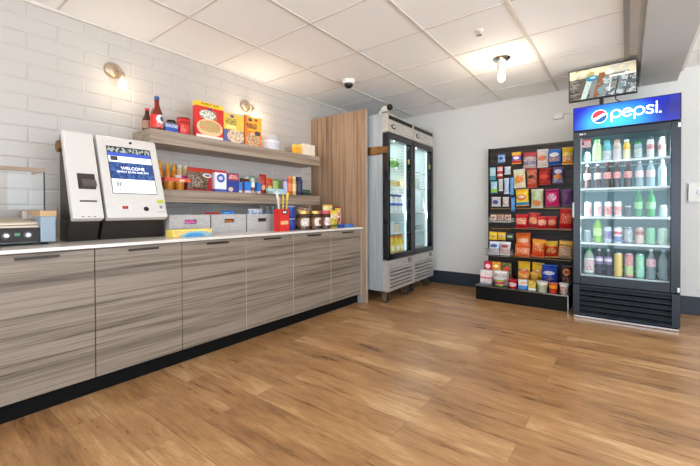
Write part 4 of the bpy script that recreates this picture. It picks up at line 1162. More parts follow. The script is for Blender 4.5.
stand(-.645, .094, 4.46, .7905, .143, .06, dor('p_e4', (200, 50, 50), (226, 120, 60), (240, 210, 190), 8), 'red', 'shorter red chip bag, fourth on the fourth row shelf')
stand(-.515, .122, 4.43, .7905, .225, .075, dor('p_e5', (190, 30, 34), (210, 60, 44), (236, 170, 130), 3), 'red', 'tall bright red chip bag beside the drinks fridge', roll=.05)
for cx, c, s, lb in ((-1.255, (206, 180, 150), 2, 'tan snack packet in the upper wire basket'), (-1.175, (150, 44, 44), 3, 'dark red snack packet in the upper wire basket'), (-1.095, (176, 120, 90), 5, 'brown snack packet in the upper wire basket')):
    stand(cx, .074, 4.44, .8665, .092, .04, pk('p_f%d' % s, c, [('blot', 7, .52, s, 0, 1, 0, 1, (230, 210, 190)), ('ell', .5, .5, .3, .16, (140, 40, 40))]), 'brown', lb, 'snack_packet', 'snack packet')
# hanging yellow and black packs above the lower basket
hang(-1.270, .09, .645, .744, pk('p_g1', (240, 196, 40), [('ell', .5, .5, .4, .16, (190, 110, 40)), ('blot', 8, .54, 3, .1, .9, .3, .7, (250, 230, 140))]), 'yellow', 'yellow candy pack above the lower wire basket, nearest the wall side', 4.47, .04)
hang(-1.172, .09, .648, .742, pk('p_g2', (236, 186, 44), [('ell', .5, .5, .4, .16, (150, 80, 120)), ('blot', 8, .54, 5, .1, .9, .3, .7, (250, 230, 140))]), 'yellow', 'yellow candy pack beside the black candy pack', 4.47, .04)
hang(-1.080, .085, .65, .737, pk('p_g3', (56, 56, 56), [('ell', .5, .5, .34, .2, (190, 206, 190)), ('blot', 7, .54, 3, .1, .9, .1, .7, (70, 120, 60))]), 'dark', 'black and green candy pack above the lower wire basket', 4.47, .04)
for cx, c, c2, s, lb in ((-1.235, (190, 206, 222), (70, 90, 140), 2, 'white and blue snack packet in the lower wire basket'), (-1.115, (206, 196, 196), (150, 60, 60), 3, 'white and dark red snack packet in the lower wire basket')):
    stand(cx, .118, 4.38, .4785, .16, .06, pk('p_h%d' % s, c, [('ell', .5, .66, .34, .14, c2), ('blot', 7, .54, s, 0, 1, 0, .5, (190, 130, 110)), ('band', .88, 1, (226, 230, 232))]), 'white', lb, 'snack_packet', 'snack packet', -.25)
OR = (232, 104, 30)
stand(-.932, .158, 4.46, .4785, .262, .07, pk('p_i1', OR, [('ell', .5, .68, .36, .1, (244, 190, 150)), ('blot', 7, .55, 3, .1, .9, .55, .9, (240, 150, 80)), ('band', .0, .3, (206, 70, 30))]), 'orange', 'tall orange chip bag behind the lower orange bag', roll=-.03)
stand(-.925, .160, 4.375, .4785, .135, .06, pk('p_i2', (222, 84, 34), [('blot', 8, .52, 6, .05, .95, .1, .8, (244, 190, 140)), ('blot', 6, .58, 2, 0, 1, 0, 1, (150, 50, 30))]), 'orange', 'low orange chip bag in front of the tall orange bag', tilt=-.12)
stand(-.776, .132, 4.40, .4785, .20, .075, pk('p_i3', (226, 80, 34), [('ell', .5, .45, .38, .2, (206, 40, 34)), ('blot', 8, .54, 3, .1, .9, .3, .8, (244, 200, 120)), ('band', .8, 1, (240, 160, 50))]), 'orange', 'orange and red chip bag in the middle of the fifth row', roll=.07)
stand(-.645, .130, 4.45, .4785, .182, .075, pk('p_i4', (214, 60, 34), [('ell', .5, .4, .38, .18, (236, 170, 90)), ('blot', 8, .54, 5, .1, .9, .2, .6, (150, 50, 40)), ('band', .7, 1, (240, 190, 60))]), 'yellow', 'red chip bag with yellow top in the fifth row', roll=-.05)
stand(-.517, .13, 4.40, .4785, .20, .075, pk('p_i5', (206, 150, 70), [('blot', 7, .5, 3, 0, 1, 0, 1, (130, 90, 70)), ('blot', 9, .56, 7, 0, 1, 0, .7, (236, 220, 200)), ('band', .8, 1, (230, 180, 70))]), 'brown', 'tan and brown chip bag beside the drinks fridge in the fifth row', roll=.08)
# plinth goods
BG = 'goods on the rack plinth'
zP = .1625
def box_(cx, y, z, w, d, h, m, fl, label, cat='snack box'):
    carton('snack_box', label, cat, (cx, y, z), w, d, h, m, SE[fl], BG)
box_(-1.262, 4.17, zP, .125, .10, .155, pk('q1', (226, 222, 220), [('blot', 6, .54, 2, 0, 1, .1, .9, (196, 130, 130)), ('band', 0, .12, (150, 150, 150)), ('band', .45, .55, (206, 90, 100))]), 'white', 'tall white and pink snack box at the outer corner of the plinth')
box_(-1.285, 4.32, .2225, .082, .06, .182, pk('q2', (206, 40, 66), [('blot', 6, .55, 2, 0, 1, 0, 1, (150, 30, 50)), ('ell', .5, .7, .34, .14, (236, 200, 200))]), 'red', 'crimson snack box behind the tall white and pink box')
box_(-1.192, 4.32, .2225, .09, .06, .182, pk('q3', (236, 176, 60), [('blot', 6, .52, 4, 0, 1, 0, 1, (206, 70, 50)), ('ell', .5, .75, .3, .1, (240, 220, 160))]), 'orange', 'orange snack box beside the crimson box')
box_(-1.085, 4.35, .2225, .10, .06, .178, pk('q4', (62, 60, 58), [('blot', 6, .55, 2, 0, 1, .3, 1, (190, 180, 70)), ('ell', .5, .6, .34, .16, (206, 70, 60)), ('band', 0, .25, (120, 70, 60))]), 'dark', 'dark snack box with yellow print beside the orange box')
box_(-1.118, 4.232, zP, .135, .07, .155, pk('q5', (222, 218, 214), [('blot', 6, .52, 6, 0, 1, 0, .9, (210, 130, 140)), ('blot', 8, .57, 2, 0, 1, 0, 1, (90, 130, 90)), ('band', .88, 1, (232, 230, 226))]), 'white', 'white and pink multi print snack box behind the green bowl')
def cup_(cx, y, r, h, m, lm, label):
    cup('food_cup', label, 'food cup', (cx, y, zP), r, h, m, lm, BG)
cup_(-1.112, 4.155, .060, .092, pk('q6', (150, 190, 90), [('blot', 6, .52, 3, 0, 1, 0, 1, (226, 200, 80)), ('band', .35, .7, (206, 70, 120)), ('band', 0, .2, (60, 110, 60))]), SE['white'], 'green and pink food bowl with white lid on the plinth')
cup_(-.975, 4.155, .046, .094, pk('q7', (176, 30, 40), [('ell', .5, .5, .5, .26, (226, 206, 206)), ('blot', 6, .56, 3, 0, 1, .3, .8, (190, 50, 60))]), SE['red'], 'red food cup with white print on the plinth')
yb1 = lambda n, s: pk(n, (242, 192, 36), [('ell', .5, .5, .42, .16, (206, 60, 40)), ('blot', 8, .52, s, .1, .9, .35, .65, (250, 226, 150)), ('band', .9, 1, (236, 170, 30)), ('band', 0, .15, (190, 120, 30))])
stand(-.918, .128, 4.42, .2225, .20, .07, yb1('q8', 2), 'yellow', 'yellow chip bag in the back of the bottom row, nearest the green bowl')
stand(-.785, .118, 4.42, .2225, .195, .07, yb1('q9', 5), 'yellow', 'yellow chip bag in the back of the bottom row, nearest the blue bag', roll=.06)
stand(-.905, .110, 4.335, .2225, .098, .05, pk('q10', (226, 130, 40), [('blot', 8, .52, 3, 0, 1, .2, .8, (250, 210, 120)), ('blot', 6, .58, 6, 0, 1, 0, 1, (150, 60, 40))]), 'orange', 'small orange chip bag in front of the yellow chip bags')
stand(-.795, .085, 4.335, .2225, .098, .05, pk('q11', (206, 150, 40), [('blot', 8, .52, 7, 0, 1, .2, .8, (120, 70, 40)), ('blot', 6, .58, 6, 0, 1, 0, 1, (240, 200, 90))]), 'yellow', 'small mustard chip bag in front of the yellow chip bags')
stand(-.655, .150, 4.36, .2225, .192, .09, pk('q12', (36, 70, 170), [('ell', .5, .55, .36, .12, W_), ('blot', 8, .55, 2, .1, .9, .4, .7, (40, 90, 190)), ('blot', 6, .54, 5, .25, .8, .08, .3, (222, 160, 60))]), 'blue', 'royal blue cookie bag in the bottom row')
box_(-.872, 4.14, zP, .088, .06, .098, pk('q13', (206, 220, 230), [('band', .0, .4, (70, 130, 190)), ('ell', .5, .7, .3, .16, (240, 200, 90)), ('blot', 6, .56, 2, 0, 1, .4, 1, (190, 90, 80))]), 'white', 'white and blue snack box on the plinth front')
box_(-.783, 4.14, zP, .072, .06, .096, pk('q14', (240, 200, 60), [('band', .0, .3, (230, 220, 200)), ('blot', 6, .54, 3, 0, 1, .2, 1, (60, 70, 70))]), 'yellow', 'yellow snack box on the plinth front')
cup_(-.688, 4.15, .052, .106, pk('q15', (200, 210, 190), [('blot', 6, .5, 3, 0, 1, .1, .8, (90, 150, 80)), ('band', .75, 1, (226, 220, 200)), ('blot', 7, .58, 6, 0, 1, 0, .8, (206, 90, 70))]), SE['white'], 'green and white noodle cup on the plinth front')
cup_(-.588, 4.14, .041, .102, pk('q16', (206, 60, 40), [('band', .55, .9, (236, 150, 50)), ('blot', 6, .55, 2, 0, 1, 0, .5, (120, 40, 30))]), SE['orange'], 'red and orange noodle cup on the plinth front')
cup_(-.492, 4.14, .042, .110, pk('q17', (220, 206, 196), [('blot', 6, .52, 4, 0, 1, 0, .9, (150, 60, 56)), ('band', .8, 1, (230, 226, 220))]), SE['white'], 'white and dark red noodle cup nearest the drinks fridge')
stand(-.497, .088, 4.36, .2225, .195, .06, pk('q18', (62, 46, 44), [('ell', .5, .68, .38, .2, (226, 140, 60)), ('ell', .5, .68, .26, .12, (150, 60, 40)), ('blot', 6, .56, 2, 0, 1, 0, .4, (190, 150, 120))]), 'dark', 'dark brown chip bag with orange disc beside the drinks fridge')

# ------------------------------------------------------------------ drinks fridge
FX, FY = -.025, 3.97
t = thing('drinks_fridge', 'tall dark drinks fridge with glass door and lit blue logo header', 'drinks fridge', (FX, FY, 0))
E_ = .376
sh = MB().box(-E_, -E_ + .04, .052, .69, .02, 1.952).box(E_ - .04, E_, .052, .69, .02, 1.952).box(-E_ + .04, E_ - .04, .65, .69, .02, 1.952)
sh.box(-E_ + .04, E_ - .04, .052, .65, 1.712, 1.952).box(-E_ + .04, E_ - .04, .052, .65, .02, .352)
sh.build('cabinet_shell', M['fridge'], t, .004)
b_ = E_ - .04
ln = MB().box(-b_, -b_ + .006, .056, .65, .352, 1.712).box(b_ - .006, b_, .056, .65, .352, 1.712).box(-b_ + .006, b_ - .006, .644, .65, .352, 1.712).box(-b_ + .006, b_ - .006, .056, .644, 1.706, 1.712).box(-b_ + .006, b_ - .006, .056, .644, .352, .358)
ln.build('liner', M['liner'], t)
hd = MB().box(-E_, E_, 0, .052, 1.731, 1.952).build('header_box', M['blackgloss'], t, .003)
sg = pm('blue_sign_print', (22, 40, 178), [('glow', .42, .22, .46, 1.0, (60, 186, 226)), ('glow', .17, .3, .16, .5, (56, 160, 220)), ('glow', .96, .5, .3, 1.2, (14, 20, 96)), ('glow', .0, .7, .18, 1.2, (16, 24, 150))], .12, emit=LP[4], spec=.6)
sf = MB().box(-E_ + .008, E_ - .008, -.004, 0, 1.738, 1.945).build('sign_face', sg, hd)
wl_ = mat('sign_white', (250, 252, 255), .3, emit=1.0)
def disc_poly(pts, y, name, m):
    return MB().prism(pts, y - .001, y, 'y').build(name, m, hd)
gx_, gz_, gr_ = -.172, 1.842, .060
def circ(r, n=40):
    return [(gx_ + r * math.cos(2 * PI * k / n), gz_ + r * math.sin(2 * PI * k / n)) for k in range(n)]
disc_poly(circ(gr_), -.004, 'logo_disc', wl_)
ri = gr_ * .9
def wave(u, top):
    # tilted band between the red and the blue half
    a = .24
    return (.16 if top else -.24) * ri + a * u + (.16 if top else .20) * ri * math.sin(u / ri * 2.4 + (.3 if top else -.2))
def half(top):
    n = 34
    us = [-ri + 2 * ri * k / n for k in range(n + 1)]
    up, dn = [], []
    for u in us:
        w_ = math.sqrt(max(ri * ri - u * u, 0))
        z = wave(u, top)
        if top:
            if z < w_:
                dn.append((u, max(z, -w_))); up.append((u, w_))
        else:
            if z > -w_:
                up.append((u, min(z, w_))); dn.append((u, -w_))
    pts = dn + up[::-1]
    return [(gx_ + a, gz_ + b) for a, b in pts]
disc_poly(half(True), -.0052, 'logo_red_half', mat('logo_red', (226, 40, 66), .3, emit=.8))
disc_poly(half(False), -.0052, 'logo_blue_half', mat('logo_blue', (24, 92, 160), .3, emit=.5))
# word mark drawn as round strokes
def stroke(paths, name):
    m_ = MB()
    hw = .0064
    for P in paths:
        n = len(P)
        vs = []
        for i, (x, z) in enumerate(P):
            x0, z0 = P[max(i - 1, 0)]
            x1, z1 = P[min(i + 1, n - 1)]
            dx, dz = x1 - x0, z1 - z0
            L = math.hypot(dx, dz) or 1
            nx, nz = -dz / L * hw, dx / L * hw
            for yy in (-.0052, -.0040):
                vs += [(x + nx, yy, z + nz), (x - nx, yy, z - nz)]
        fs = []
        for i in range(n - 1):
            a, c = 4 * i, 4 * i + 4
            fs += [(a, a + 1, c + 1, c), (a + 2, c + 2, c + 3, a + 3), (a, c, c + 2, a + 2), (a + 1, a + 3, c + 3, c + 1)]
        m_.add(vs, fs)
        for (x, z) in (P[0], P[-1]):
            m_.prism([(x + hw * math.cos(2 * PI * k / 12), z + hw * math.sin(2 * PI * k / 12)) for k in range(12)], -.0052, -.0040, 'y')
    return m_.build(name, wl_, hd)
def arc(cx, cz, rx, rz_, a0, a1, n=24):
    return [(cx + rx * math.cos(math.radians(a0 + (a1 - a0) * k / n)), cz + rz_ * math.sin(math.radians(a0 + (a1 - a0) * k / n))) for k in range(n + 1)]
bz, R_ = 1.849, .0325
def let_p(cx):
    return [arc(cx, bz, R_, R_, 0, 360, 36), [(cx - R_, bz + .001), (cx - R_, bz - R_ - .028)]]
def let_e(cx):
    return [arc(cx, bz, R_, R_, 8, 318, 34), [(cx - R_ * .9, bz - .001), (cx - .006, bz + .004), (cx + R_ * .98, bz + .005)]]
def let_s(cx):
    return [[(cx + k * .0325 / .0285, bz + q * .0325 / .0285) for k, q in ((.019, .022), (.010, .0275), (-.004, .0285), (-.015, .024), (-.018, .015), (-.013, .007), (0, .001), (.014, -.006), (.019, -.015), (.016, -.024), (.005, -.0285), (-.009, -.0275), (-.019, -.021))]]
def let_i(cx):
    return [[(cx, bz + .0325), (cx, bz - .0325)], [(cx - .0006, bz + .054), (cx + .0006, bz + .054)]]
for f, cx in ((let_p, -.052), (let_e, .0275), (let_p, .107), (let_s, .1775), (let_i, .222)):
    stroke(f(cx), 'lettering')
stroke([[(.2445, bz - .0328), (.2452, bz - .0328)]], 'lettering')
# door
dz0, dz1, st = .312, 1.727, .062
fr = MB().box(-E_, -E_ + .058, 0, .05, dz0, dz1).box(E_ - .065, E_, 0, .05, dz0, dz1).box(-E_ + .058, E_ - .065, 0, .05, dz1 - .058, dz1).box(-E_ + .058, E_ - .065, 0, .05, dz0, dz0 + .075)
dr = fr.build('door_frame', M['fridge'], t, .005)
MB().box(-E_ + .058, E_ - .065, .016, .024, dz0 + .075, dz1 - .058).build('glass_pane', M['glass'], dr)
MB().box(-E_ - .004, -E_ + .012, -.022, 0, .93, 1.07).build('door_handle', mat('grey_handle', (170, 180, 184), .35, .2), dr, .004)
for z in (dz0 + .03, 1.74 - .05):
    MB().box(E_ - .022, E_ - .004, -.008, 0, z - .02, z + .02).build('hinge', M['chrome'], dr, .002)
MB().box(-E_ + .05, -E_ + .08, -.0012, 0, 1.692, 1.708).box(-E_ + .09, -E_ + .098, -.0012, 0, 1.693, 1.708).build('door_sticker', mat('white_sticker', (196, 200, 200), .5), dr)
# grille
gl_ = MB().box(-E_, -E_ + .055, 0, .05, .028, .306).box(E_ - .055, E_, 0, .05, .028, .306).box(-E_ + .055, E_ - .055, 0, .05, .292, .306).box(-E_ + .055, E_ - .055, 0, .05, .028, .042)
gl_ = gl_.build('grille_frame', M['fridge'], t, .003)
lv = MB()
for k in range(5):
    z = .064 + k * .047
    lv.prism([(.002, z + .012), (.002, z + .020), (.045, z - .006), (.045, z - .014)], -E_ + .055, E_ - .055, 'x')
lv.build('louvre', M['fridge'], gl_)
MB().box(-E_ + .055, E_ - .055, .048, .052, .042, .292).build('grille_recess', M['fridge_dark'], gl_)
MB().box(-E_ + .01, E_ - .01, -.012, .06, .004, .02).box(-E_ + .02, E_ - .02, .06, .66, .004, .02).build('kick_strip', M['chrome'], t, .002)
for x in (-E_ + .06, E_ - .06):
    for y in (.06, .62):
        MB().lathe([(.02, 0), (.02, .006)], x, y, 0, seg=12).build('levelling_foot', M['rubber'], t)
SZ = (1.45, 1.20, .935, .695, .392)
for z in SZ:
    m_ = MB().box(-b_ + .008, b_ - .008, .075, .081, z - .016, z + .003).box(-b_ + .008, b_ - .008, .60, .606, z - .012, z)
    for k in range(30):
        x = -b_ + .012 + (2 * b_ - .024) * k / 29
        m_.box(x - .0022, x + .0022, .081, .60, z - .005, z - .0005)
    m_.build('wire_shelf', M['whitegloss'], t)
for x in (-b_ + .006, b_ - .018):
    MB().box(x, x + .012, .06, .075, .40, 1.69).build('light_strip', M['led'], t)
area('fridge_light', t, (-b_ + .022, .085, 1.04), (0, -PI / 2 + .1, PI / 4), 1.25, .03, LP[3], (.80, .97, 1))
area('fridge_light', t, (b_ - .022, .085, 1.04), (0, PI / 2 - .1, -PI / 4), 1.25, .03, LP[3], (.80, .97, 1))
area('fridge_light', t, (0, .12, 1.70), (math.radians(-25), 0, 0), .6, .05, LP[3] * .7, (.80, .97, 1))
MB().box(-.325, -.242, .066, .068, 1.586, 1.66).build('price_card', pm('price_card_print', (226, 190, 190), [('band', .75, 1, (206, 70, 76)), ('blot', 7, .54, 2, .05, .95, .1, .7, (190, 60, 66)), ('ell', .25, .5, .14, .24, (120, 50, 50))], .5), t)
# drinks
cl_p = plastic('clear_bottle', (206, 226, 232), .42)
cola = plastic('cola_bottle', (70, 40, 34), .9, .08)
grn_ = plastic('green_bottle', (70, 170, 110), .7, .08)
DG = {0: 'bottles on the top shelf of the drinks fridge', 1: 'bottles on the second shelf of the drinks fridge', 2: 'drinks on the third shelf of the drinks fridge', 3: 'drinks on the fourth shelf of the drinks fridge', 4: 'drinks on the bottom shelf of the drinks fridge'}
def lab(n, base, *layers):
    return pm(n, base, list(layers), .35)
def dk(row, cx, w, h, body, cap, lb, label, kind='soda', lz=(.3, .6), y=4.115):
    r = w / 2
    z = SZ[row] + .0008
    if kind == 'can':
        return can('drink_can', label, (cx, y, z), r, h, body, DG[row], 'drink can')
    return bottle('drink_bottle', label, 'drink bottle', (cx, y, z), r, h, body, cap, lb, DG[row], kind, lz)
w1, gn, rd_, bk = SE['white'], mat('green_cap2', (70, 170, 80), .35), mat('red_cap2', (200, 60, 60), .35), mat('dark_cap', (60, 64, 64), .35)
teal = mat('teal_cap', (60, 160, 176), .35)
dk(0, -.301, .06, .098, cl_p, w1, None, 'small clear bottle below the red price card', 'plain')
dk(0, -.222, .068, .206, mat('pale_green_drink', (206, 222, 170), .25), mat('pale_green_cap', (150, 200, 130), .35), lab('l01', (216, 226, 180), ('blot', 5, .54, 2, 0, 1, 0, 1, (180, 206, 120))), 'pale green bottle on the top shelf', 'wide', (.1, .62))
dk(0, -.147, .068, .190, mat('teal_drink', (90, 176, 190), .25), teal, lab('l02', (206, 214, 216), ('blot', 6, .54, 3, 0, 1, 0, 1, (130, 130, 150))), 'teal topped bottle with white label on the top shelf', 'wide', (.04, .5))
dk(0, -.072, .066, .188, mat('beige_drink', (196, 180, 170), .25), mat('peach_cap', (196, 150, 130), .4), lab('l03', (216, 210, 216), ('blot', 6, .54, 4, 0, 1, 0, 1, (170, 140, 160))), 'beige bottle on the top shelf', 'wide', (.04, .55))
dk(0, -.002, .054, .182, mat('yellow_drink', (232, 190, 80), .25), w1, lab('l04', (236, 226, 196), ('blot', 6, .56, 4, 0, 1, 0, 1, (222, 180, 90))), 'yellow bottle with white cap on the top shelf', 'wide', (.04, .5))
dk(0, .079, .058, .152, cl_p, gn, lab('l05', (216, 222, 220), ('blot', 6, .52, 4, 0, 1, 0, 1, (110, 140, 130))), 'short clear bottle with green cap on the top shelf', 'plain', (.1, .6))
dk(0, .163, .05, .186, mat('white_drink_a', (216, 214, 214), .3), bk, lab('l06', (222, 210, 212), ('band', .4, .8, (206, 90, 104)), ('blot', 7, .55, 4, 0, 1, 0, 1, (230, 224, 224))), 'white bottle with pink band and dark cap on the top shelf', 'plain', (.2, .75))
dk(0, .239, .052, .176, mat('white_drink_b', (222, 220, 220), .3), mat('grey_cap', (150, 156, 156), .4), lab('l07', (226, 214, 216), ('band', .35, .75, (214, 110, 124)), ('blot', 7, .55, 6, 0, 1, 0, 1, (230, 224, 224))), 'white bottle with pink band and grey cap on the top shelf', 'plain', (.2, .75))
lw = lab('l10', (226, 220, 220), ('blot', 7, .55, 2, 0, 1, 0, 1, (206, 90, 90)))
lr = lab('l11', (206, 60, 60), ('blot', 7, .52, 2, 0, 1, 0, 1, (232, 210, 210)))
lpk = lab('l12', (230, 214, 216), ('blot', 7, .55, 5, 0, 1, 0, 1, (206, 120, 130)))
for cx, body, cp_, lb, txt in ((-.299, cola, w1, lw, 'dark cola bottle with white label at the handle end of the second shelf'), (-.217, cola, w1, lw, 'dark cola bottle with white label, second along the second shelf'),
    (-.144, cola, rd_, lr, 'dark cola bottle with red label, third along the second shelf'), (-.073, cola, rd_, lr, 'dark cola bottle with red label, fourth along the second shelf'), (.008, cola, rd_, lr, 'dark cola bottle with red label, fifth along the second shelf'),
    (.089, cl_p, w1, lpk, 'clear bottle with white label, sixth along the second shelf'), (.165, cl_p, w1, lpk, 'clear bottle with white label, seventh along the second shelf'), (.243, cl_p, w1, None, 'plain clear bottle at the hinge end of the second shelf')):
    dk(1, cx, .06, .229, body, cp_, lb, txt, 'soda', (.38, .64))
kc = [lab('k%d' % s, (222, 214, 216), ('band', .15, .7, c), ('blot', 6, .52, s, 0, 1, .1, .8, (236, 220, 220))) for s, c in ((1, (206, 100, 110)), (2, (214, 130, 130)), (3, (206, 66, 70)), (4, (200, 60, 66)))]
for cx, m_, txt in ((-.294, kc[0], 'pink and white can at the handle end of the third shelf'), (-.216, kc[1], 'pale pink can, second along the third shelf'), (-.137, kc[2], 'red and white can, third along the third shelf'), (-.064, kc[3], 'red and white can, fourth along the third shelf')):
    dk(2, cx, .058, .142, m_, None, None, txt, 'can')
dk(2, .009, .054, .10, plastic('grey_jar', (90, 110, 116), .7), w1, None, 'short grey bottle beside the cans on the third shelf', 'plain')
dk(2, .083, .06, .239, grn_, gn, lab('l20', (90, 180, 110), ('blot', 6, .54, 2, 0, 1, 0, 1, (206, 226, 190))), 'green bottle on the third shelf, nearest the cans', 'soda', (.3, .56))
dk(2, .166, .066, .237, grn_, gn, lab('l21', (80, 170, 96), ('blot', 6, .54, 4, 0, 1, 0, 1, (206, 226, 190))), 'green bottle on the third shelf, nearest the hinge', 'soda', (.3, .56))
dk(2, .250, .056, .104, cl_p, w1, None, 'short clear bottle at the hinge end of the third shelf', 'plain')
dk(3, -.299, .062, .112, cl_p, w1, None, 'short clear bottle at the handle end of the fourth shelf', 'plain')
dk(3, -.217, .068, .226, plastic('lime_bottle', (140, 206, 60), .85), gn, lab('l30', (150, 210, 80), ('blot', 6, .52, 2, 0, 1, 0, 1, (226, 236, 190))), 'lime green bottle on the fourth shelf', 'soda', (.28, .58))
for cx, m_, txt in ((-.139, lab('k30', (196, 206, 222), ('band', .25, .75, (70, 90, 160)), ('blot', 6, .54, 2, 0, 1, .2, .8, (226, 206, 214))), 'blue and white can on the fourth shelf'),
    (-.064, lab('k31', (216, 216, 222), ('band', .55, .75, (196, 80, 90)), ('band', .1, .45, (90, 110, 170))), 'white can with red and blue bands on the fourth shelf'),
    (.012, lab('k32', (90, 104, 120), ('blot', 6, .5, 2, 0, 1, .1, .9, (206, 210, 206))), 'dark grey can on the fourth shelf'),
    (.091, lab('k33', (190, 150, 140), ('band', .55, .8, (150, 60, 60)), ('blot', 6, .52, 3, 0, 1, 0, .6, (226, 210, 196))), 'brown red can on the fourth shelf'),
    (.166, lab('k34', (70, 170, 120), ('blot', 6, .54, 3, 0, 1, 0, 1, (190, 226, 200))), 'green can on the fourth shelf'),
    (.246, lab('k35', (196, 222, 206), ('blot', 6, .54, 5, 0, 1, 0, 1, (150, 196, 170))), 'pale green can at the hinge end of the fourth shelf')):
    dk(3, cx, .062, .148, m_, None, None, txt, 'can')
dk(4, -.283, .086, .246, plastic('pale_bottle', (206, 226, 206), .7), gn, lab('l40', (230, 222, 222), ('blot', 6, .52, 4, 0, 1, .1, .9, (206, 120, 130))), 'wide green capped bottle with white label at the handle end of the bottom shelf', 'soda', (.08, .62))
for cx, txt in ((-.204, 'dark bottle with purple label on the bottom shelf, nearest the handle'), (-.135, 'dark bottle with purple label on the bottom shelf, beside the yellow can')):
    dk(4, cx, .058, .241, plastic('purple_bottle%d' % int(-cx * 100), (90, 90, 110), .7), w1, lab('l41%d' % int(-cx * 100), (150, 130, 170), ('band', .4, .75, (226, 222, 232)), ('blot', 6, .55, 2, 0, 1, 0, .4, (90, 70, 130))), txt, 'soda', (.42, .72))
for cx, m_, txt in ((-.060, lab('k40', (232, 206, 120), ('blot', 6, .52, 3, 0, 1, .1, .9, (226, 170, 110))), 'tall yellow can on the bottom shelf'),
    (.018, lab('k41', (214, 130, 150), ('band', .1, .5, (170, 206, 130)), ('blot', 6, .55, 3, 0, 1, .1, .9, (230, 220, 190))), 'tall pink and green can on the bottom shelf'),
    (.095, lab('k42', (130, 206, 170), ('blot', 6, .52, 3, 0, 1, .1, .9, (196, 232, 214))), 'tall mint green can on the bottom shelf')):
    dk(4, cx, .062, .215, m_, None, None, txt, 'can')
dk(4, .171, .066, .262, cl_p, w1, lab('l43', (222, 160, 176), ('blot', 6, .54, 2, 0, 1, 0, 1, (236, 220, 224))), 'clear bottle with pink label on the bottom shelf', 'soda', (.42, .68))
dk(4, .251, .064, .258, cl_p, mat('pale_blue_cap', (150, 190, 220), .35), None, 'clear bottle with pale blue cap at the hinge end of the bottom shelf', 'soda')

# ------------------------------------------------------------------ screen on top of the fridge
t = thing('monitor', 'flat black framed screen showing a shop view on top of the drinks fridge', 'screen', (-.186, 4.05, 1.9525))
cz, hw, hh = .225, .259, .147
cxo = -.002
MB().box(cxo - hw, cxo + hw, 0, .03, cz - hh, cz + hh).build('housing', M['black'], t, .003)
scr2 = pm('shop_view_picture', (198, 194, 176), [
    ('rect', 0, 1, .0, .72, (120, 124, 122)),
    ('blot', 1.6, .5, 2, 0, 1, .62, 1, (216, 206, 176)), ('blot', 2, .54, 5, .1, .8, .7, 1, (176, 160, 100)),
    ('rect', 0, .32, 0, .7, (84, 80, 74)), ('blot', 2.6, .52, 3, 0, .32, 0, .72, (120, 116, 108)), ('blot', 3.5, .55, 4, 0, .32, 0, .6, (60, 56, 50)),
    ('diag', .22, .16, .045, 0, .7, (176, 192, 186)), ('ell', .36, .66, .1, .1, (50, 120, 150)), ('ell', .37, .68, .05, .04, (150, 190, 200)),
    ('diag', .42, .12, .05, 0, .8, (128, 88, 56)),
    ('blot', 2.4, .5, 6, .52, 1, 0, .6, (170, 176, 176)), ('diag', .70, .1, .012, 0, .6, (60, 62, 64)), ('diag', .84, .12, .012, 0, .56, (66, 68, 70)), ('diag', .6, .08, .01, 0, .5, (196, 200, 200)),
    ('blot', 3, .55, 8, .5, 1, 0, .6, (84, 90, 94)), ('rect', .62, 1, .6, .66, (226, 220, 206)), ('ell', .62, .78, .07, .08, (240, 232, 206)), ('blot', 4, .58, 1, .3, .9, .0, .6, (100, 140, 150))], .12, emit=.34)
MB().box(cxo - hw + .009, cxo + hw - .009, -.002, .001, cz - hh + .012, cz + hh - .009).build('screen', scr2, t)
MB().box(-.018, .014, .012, .026, .008, cz - hh + .02).build('stand_neck', M['black'], t, .003)
MB().box(-.13, .13, -.04, .10, 0, .010).build('stand_base', M['black'], t, .003)
MB().tube([(.10, .03, cz - hh + .02), (.105, .035, .05), (.13, .04, .03), (.20, .05, .012), (.30, .10, .006), (.36, .16, .006)], .005).build('power_cord', M['black'], t)

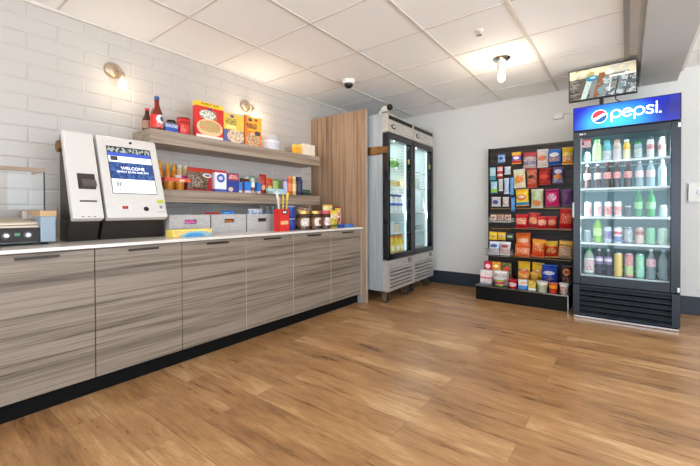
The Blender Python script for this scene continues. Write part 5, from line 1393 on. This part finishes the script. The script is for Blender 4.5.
# ------------------------------------------------------------------ camera, daylight, exposure
cam = bpy.data.cameras.new('camera')
cam.sensor_width = 36
cam.lens = 361.4 / 700 * 36
cam.shift_y = -(233 - 214.1) / 700
cam.clip_start = .05
co = bpy.data.objects.new('camera', cam)
C.objects.link(co)
yw, pt, rl = math.radians(37.44), math.radians(-.536), math.radians(-.186)
f = Vector((-math.sin(yw) * math.cos(pt), math.cos(yw) * math.cos(pt), math.sin(pt)))
r0 = Vector((math.cos(yw), math.sin(yw), 0))
u0 = r0.cross(f)
r1 = r0 * math.cos(rl) + u0 * math.sin(rl)
u1 = u0 * math.cos(rl) - r0 * math.sin(rl)
mw = Matrix.Identity(4)
for i in range(3):
    mw[i][0], mw[i][1], mw[i][2] = r1[i], u1[i], -f[i]
mw[0][3], mw[1][3], mw[2][3] = 0, 0, 1.0
co.matrix_world = mw
S.camera = co

w = bpy.data.worlds.new('daylight')
S.world = w
w.use_nodes = True
bg = w.node_tree.nodes['Background']
nt = w.node_tree
sx_ = nt.nodes.new('ShaderNodeSeparateXYZ')
tc_ = nt.nodes.new('ShaderNodeTexCoord')
nt.links.new(tc_.outputs['Generated'], sx_.inputs[0])
mr_ = nt.nodes.new('ShaderNodeMapRange')
mr_.inputs['From Min'].default_value = -.06
mr_.inputs['From Max'].default_value = .06
nt.links.new(sx_.outputs[2], mr_.inputs['Value'])
mx_ = nt.nodes.new('ShaderNodeMix')
mx_.data_type = 'RGBA'
nt.links.new(mr_.outputs[0], mx_.inputs[0])
mx_.inputs[6].default_value = (*[c * WORLD[1] for c in WORLD[0]], 1)    # pavement half, made brighter than the sky to lift the ceiling
mx_.inputs[7].default_value = (*[c * WORLD[3] for c in WORLD[2]], 1)    # sky
nt.links.new(mx_.outputs[2], bg.inputs[0])
bg.inputs[1].default_value = 1.0
# fill lights added out of view to brighten ceiling and walls, no fixtures
for x, y, e_ in ((1.6, 3.4, 9), (1.6, .9, 20), (-.889, -1.4, 14)):
    l = bpy.data.lights.new('ceiling_and_fill_light', 'POINT')
    l.energy = LP[5] * e_
    l.color = (1, .98, .95)
    l.shadow_soft_size = .05
    o = bpy.data.objects.new('ceiling_and_fill_light', l)
    C.objects.link(o)
    o.location = (x, y, ZC - .42)
S.view_settings.view_transform = 'Standard'
S.view_settings.look = 'None'
S.view_settings.gamma = 1
S.view_settings.use_curve_mapping = False
S.view_settings.exposure = EXPO
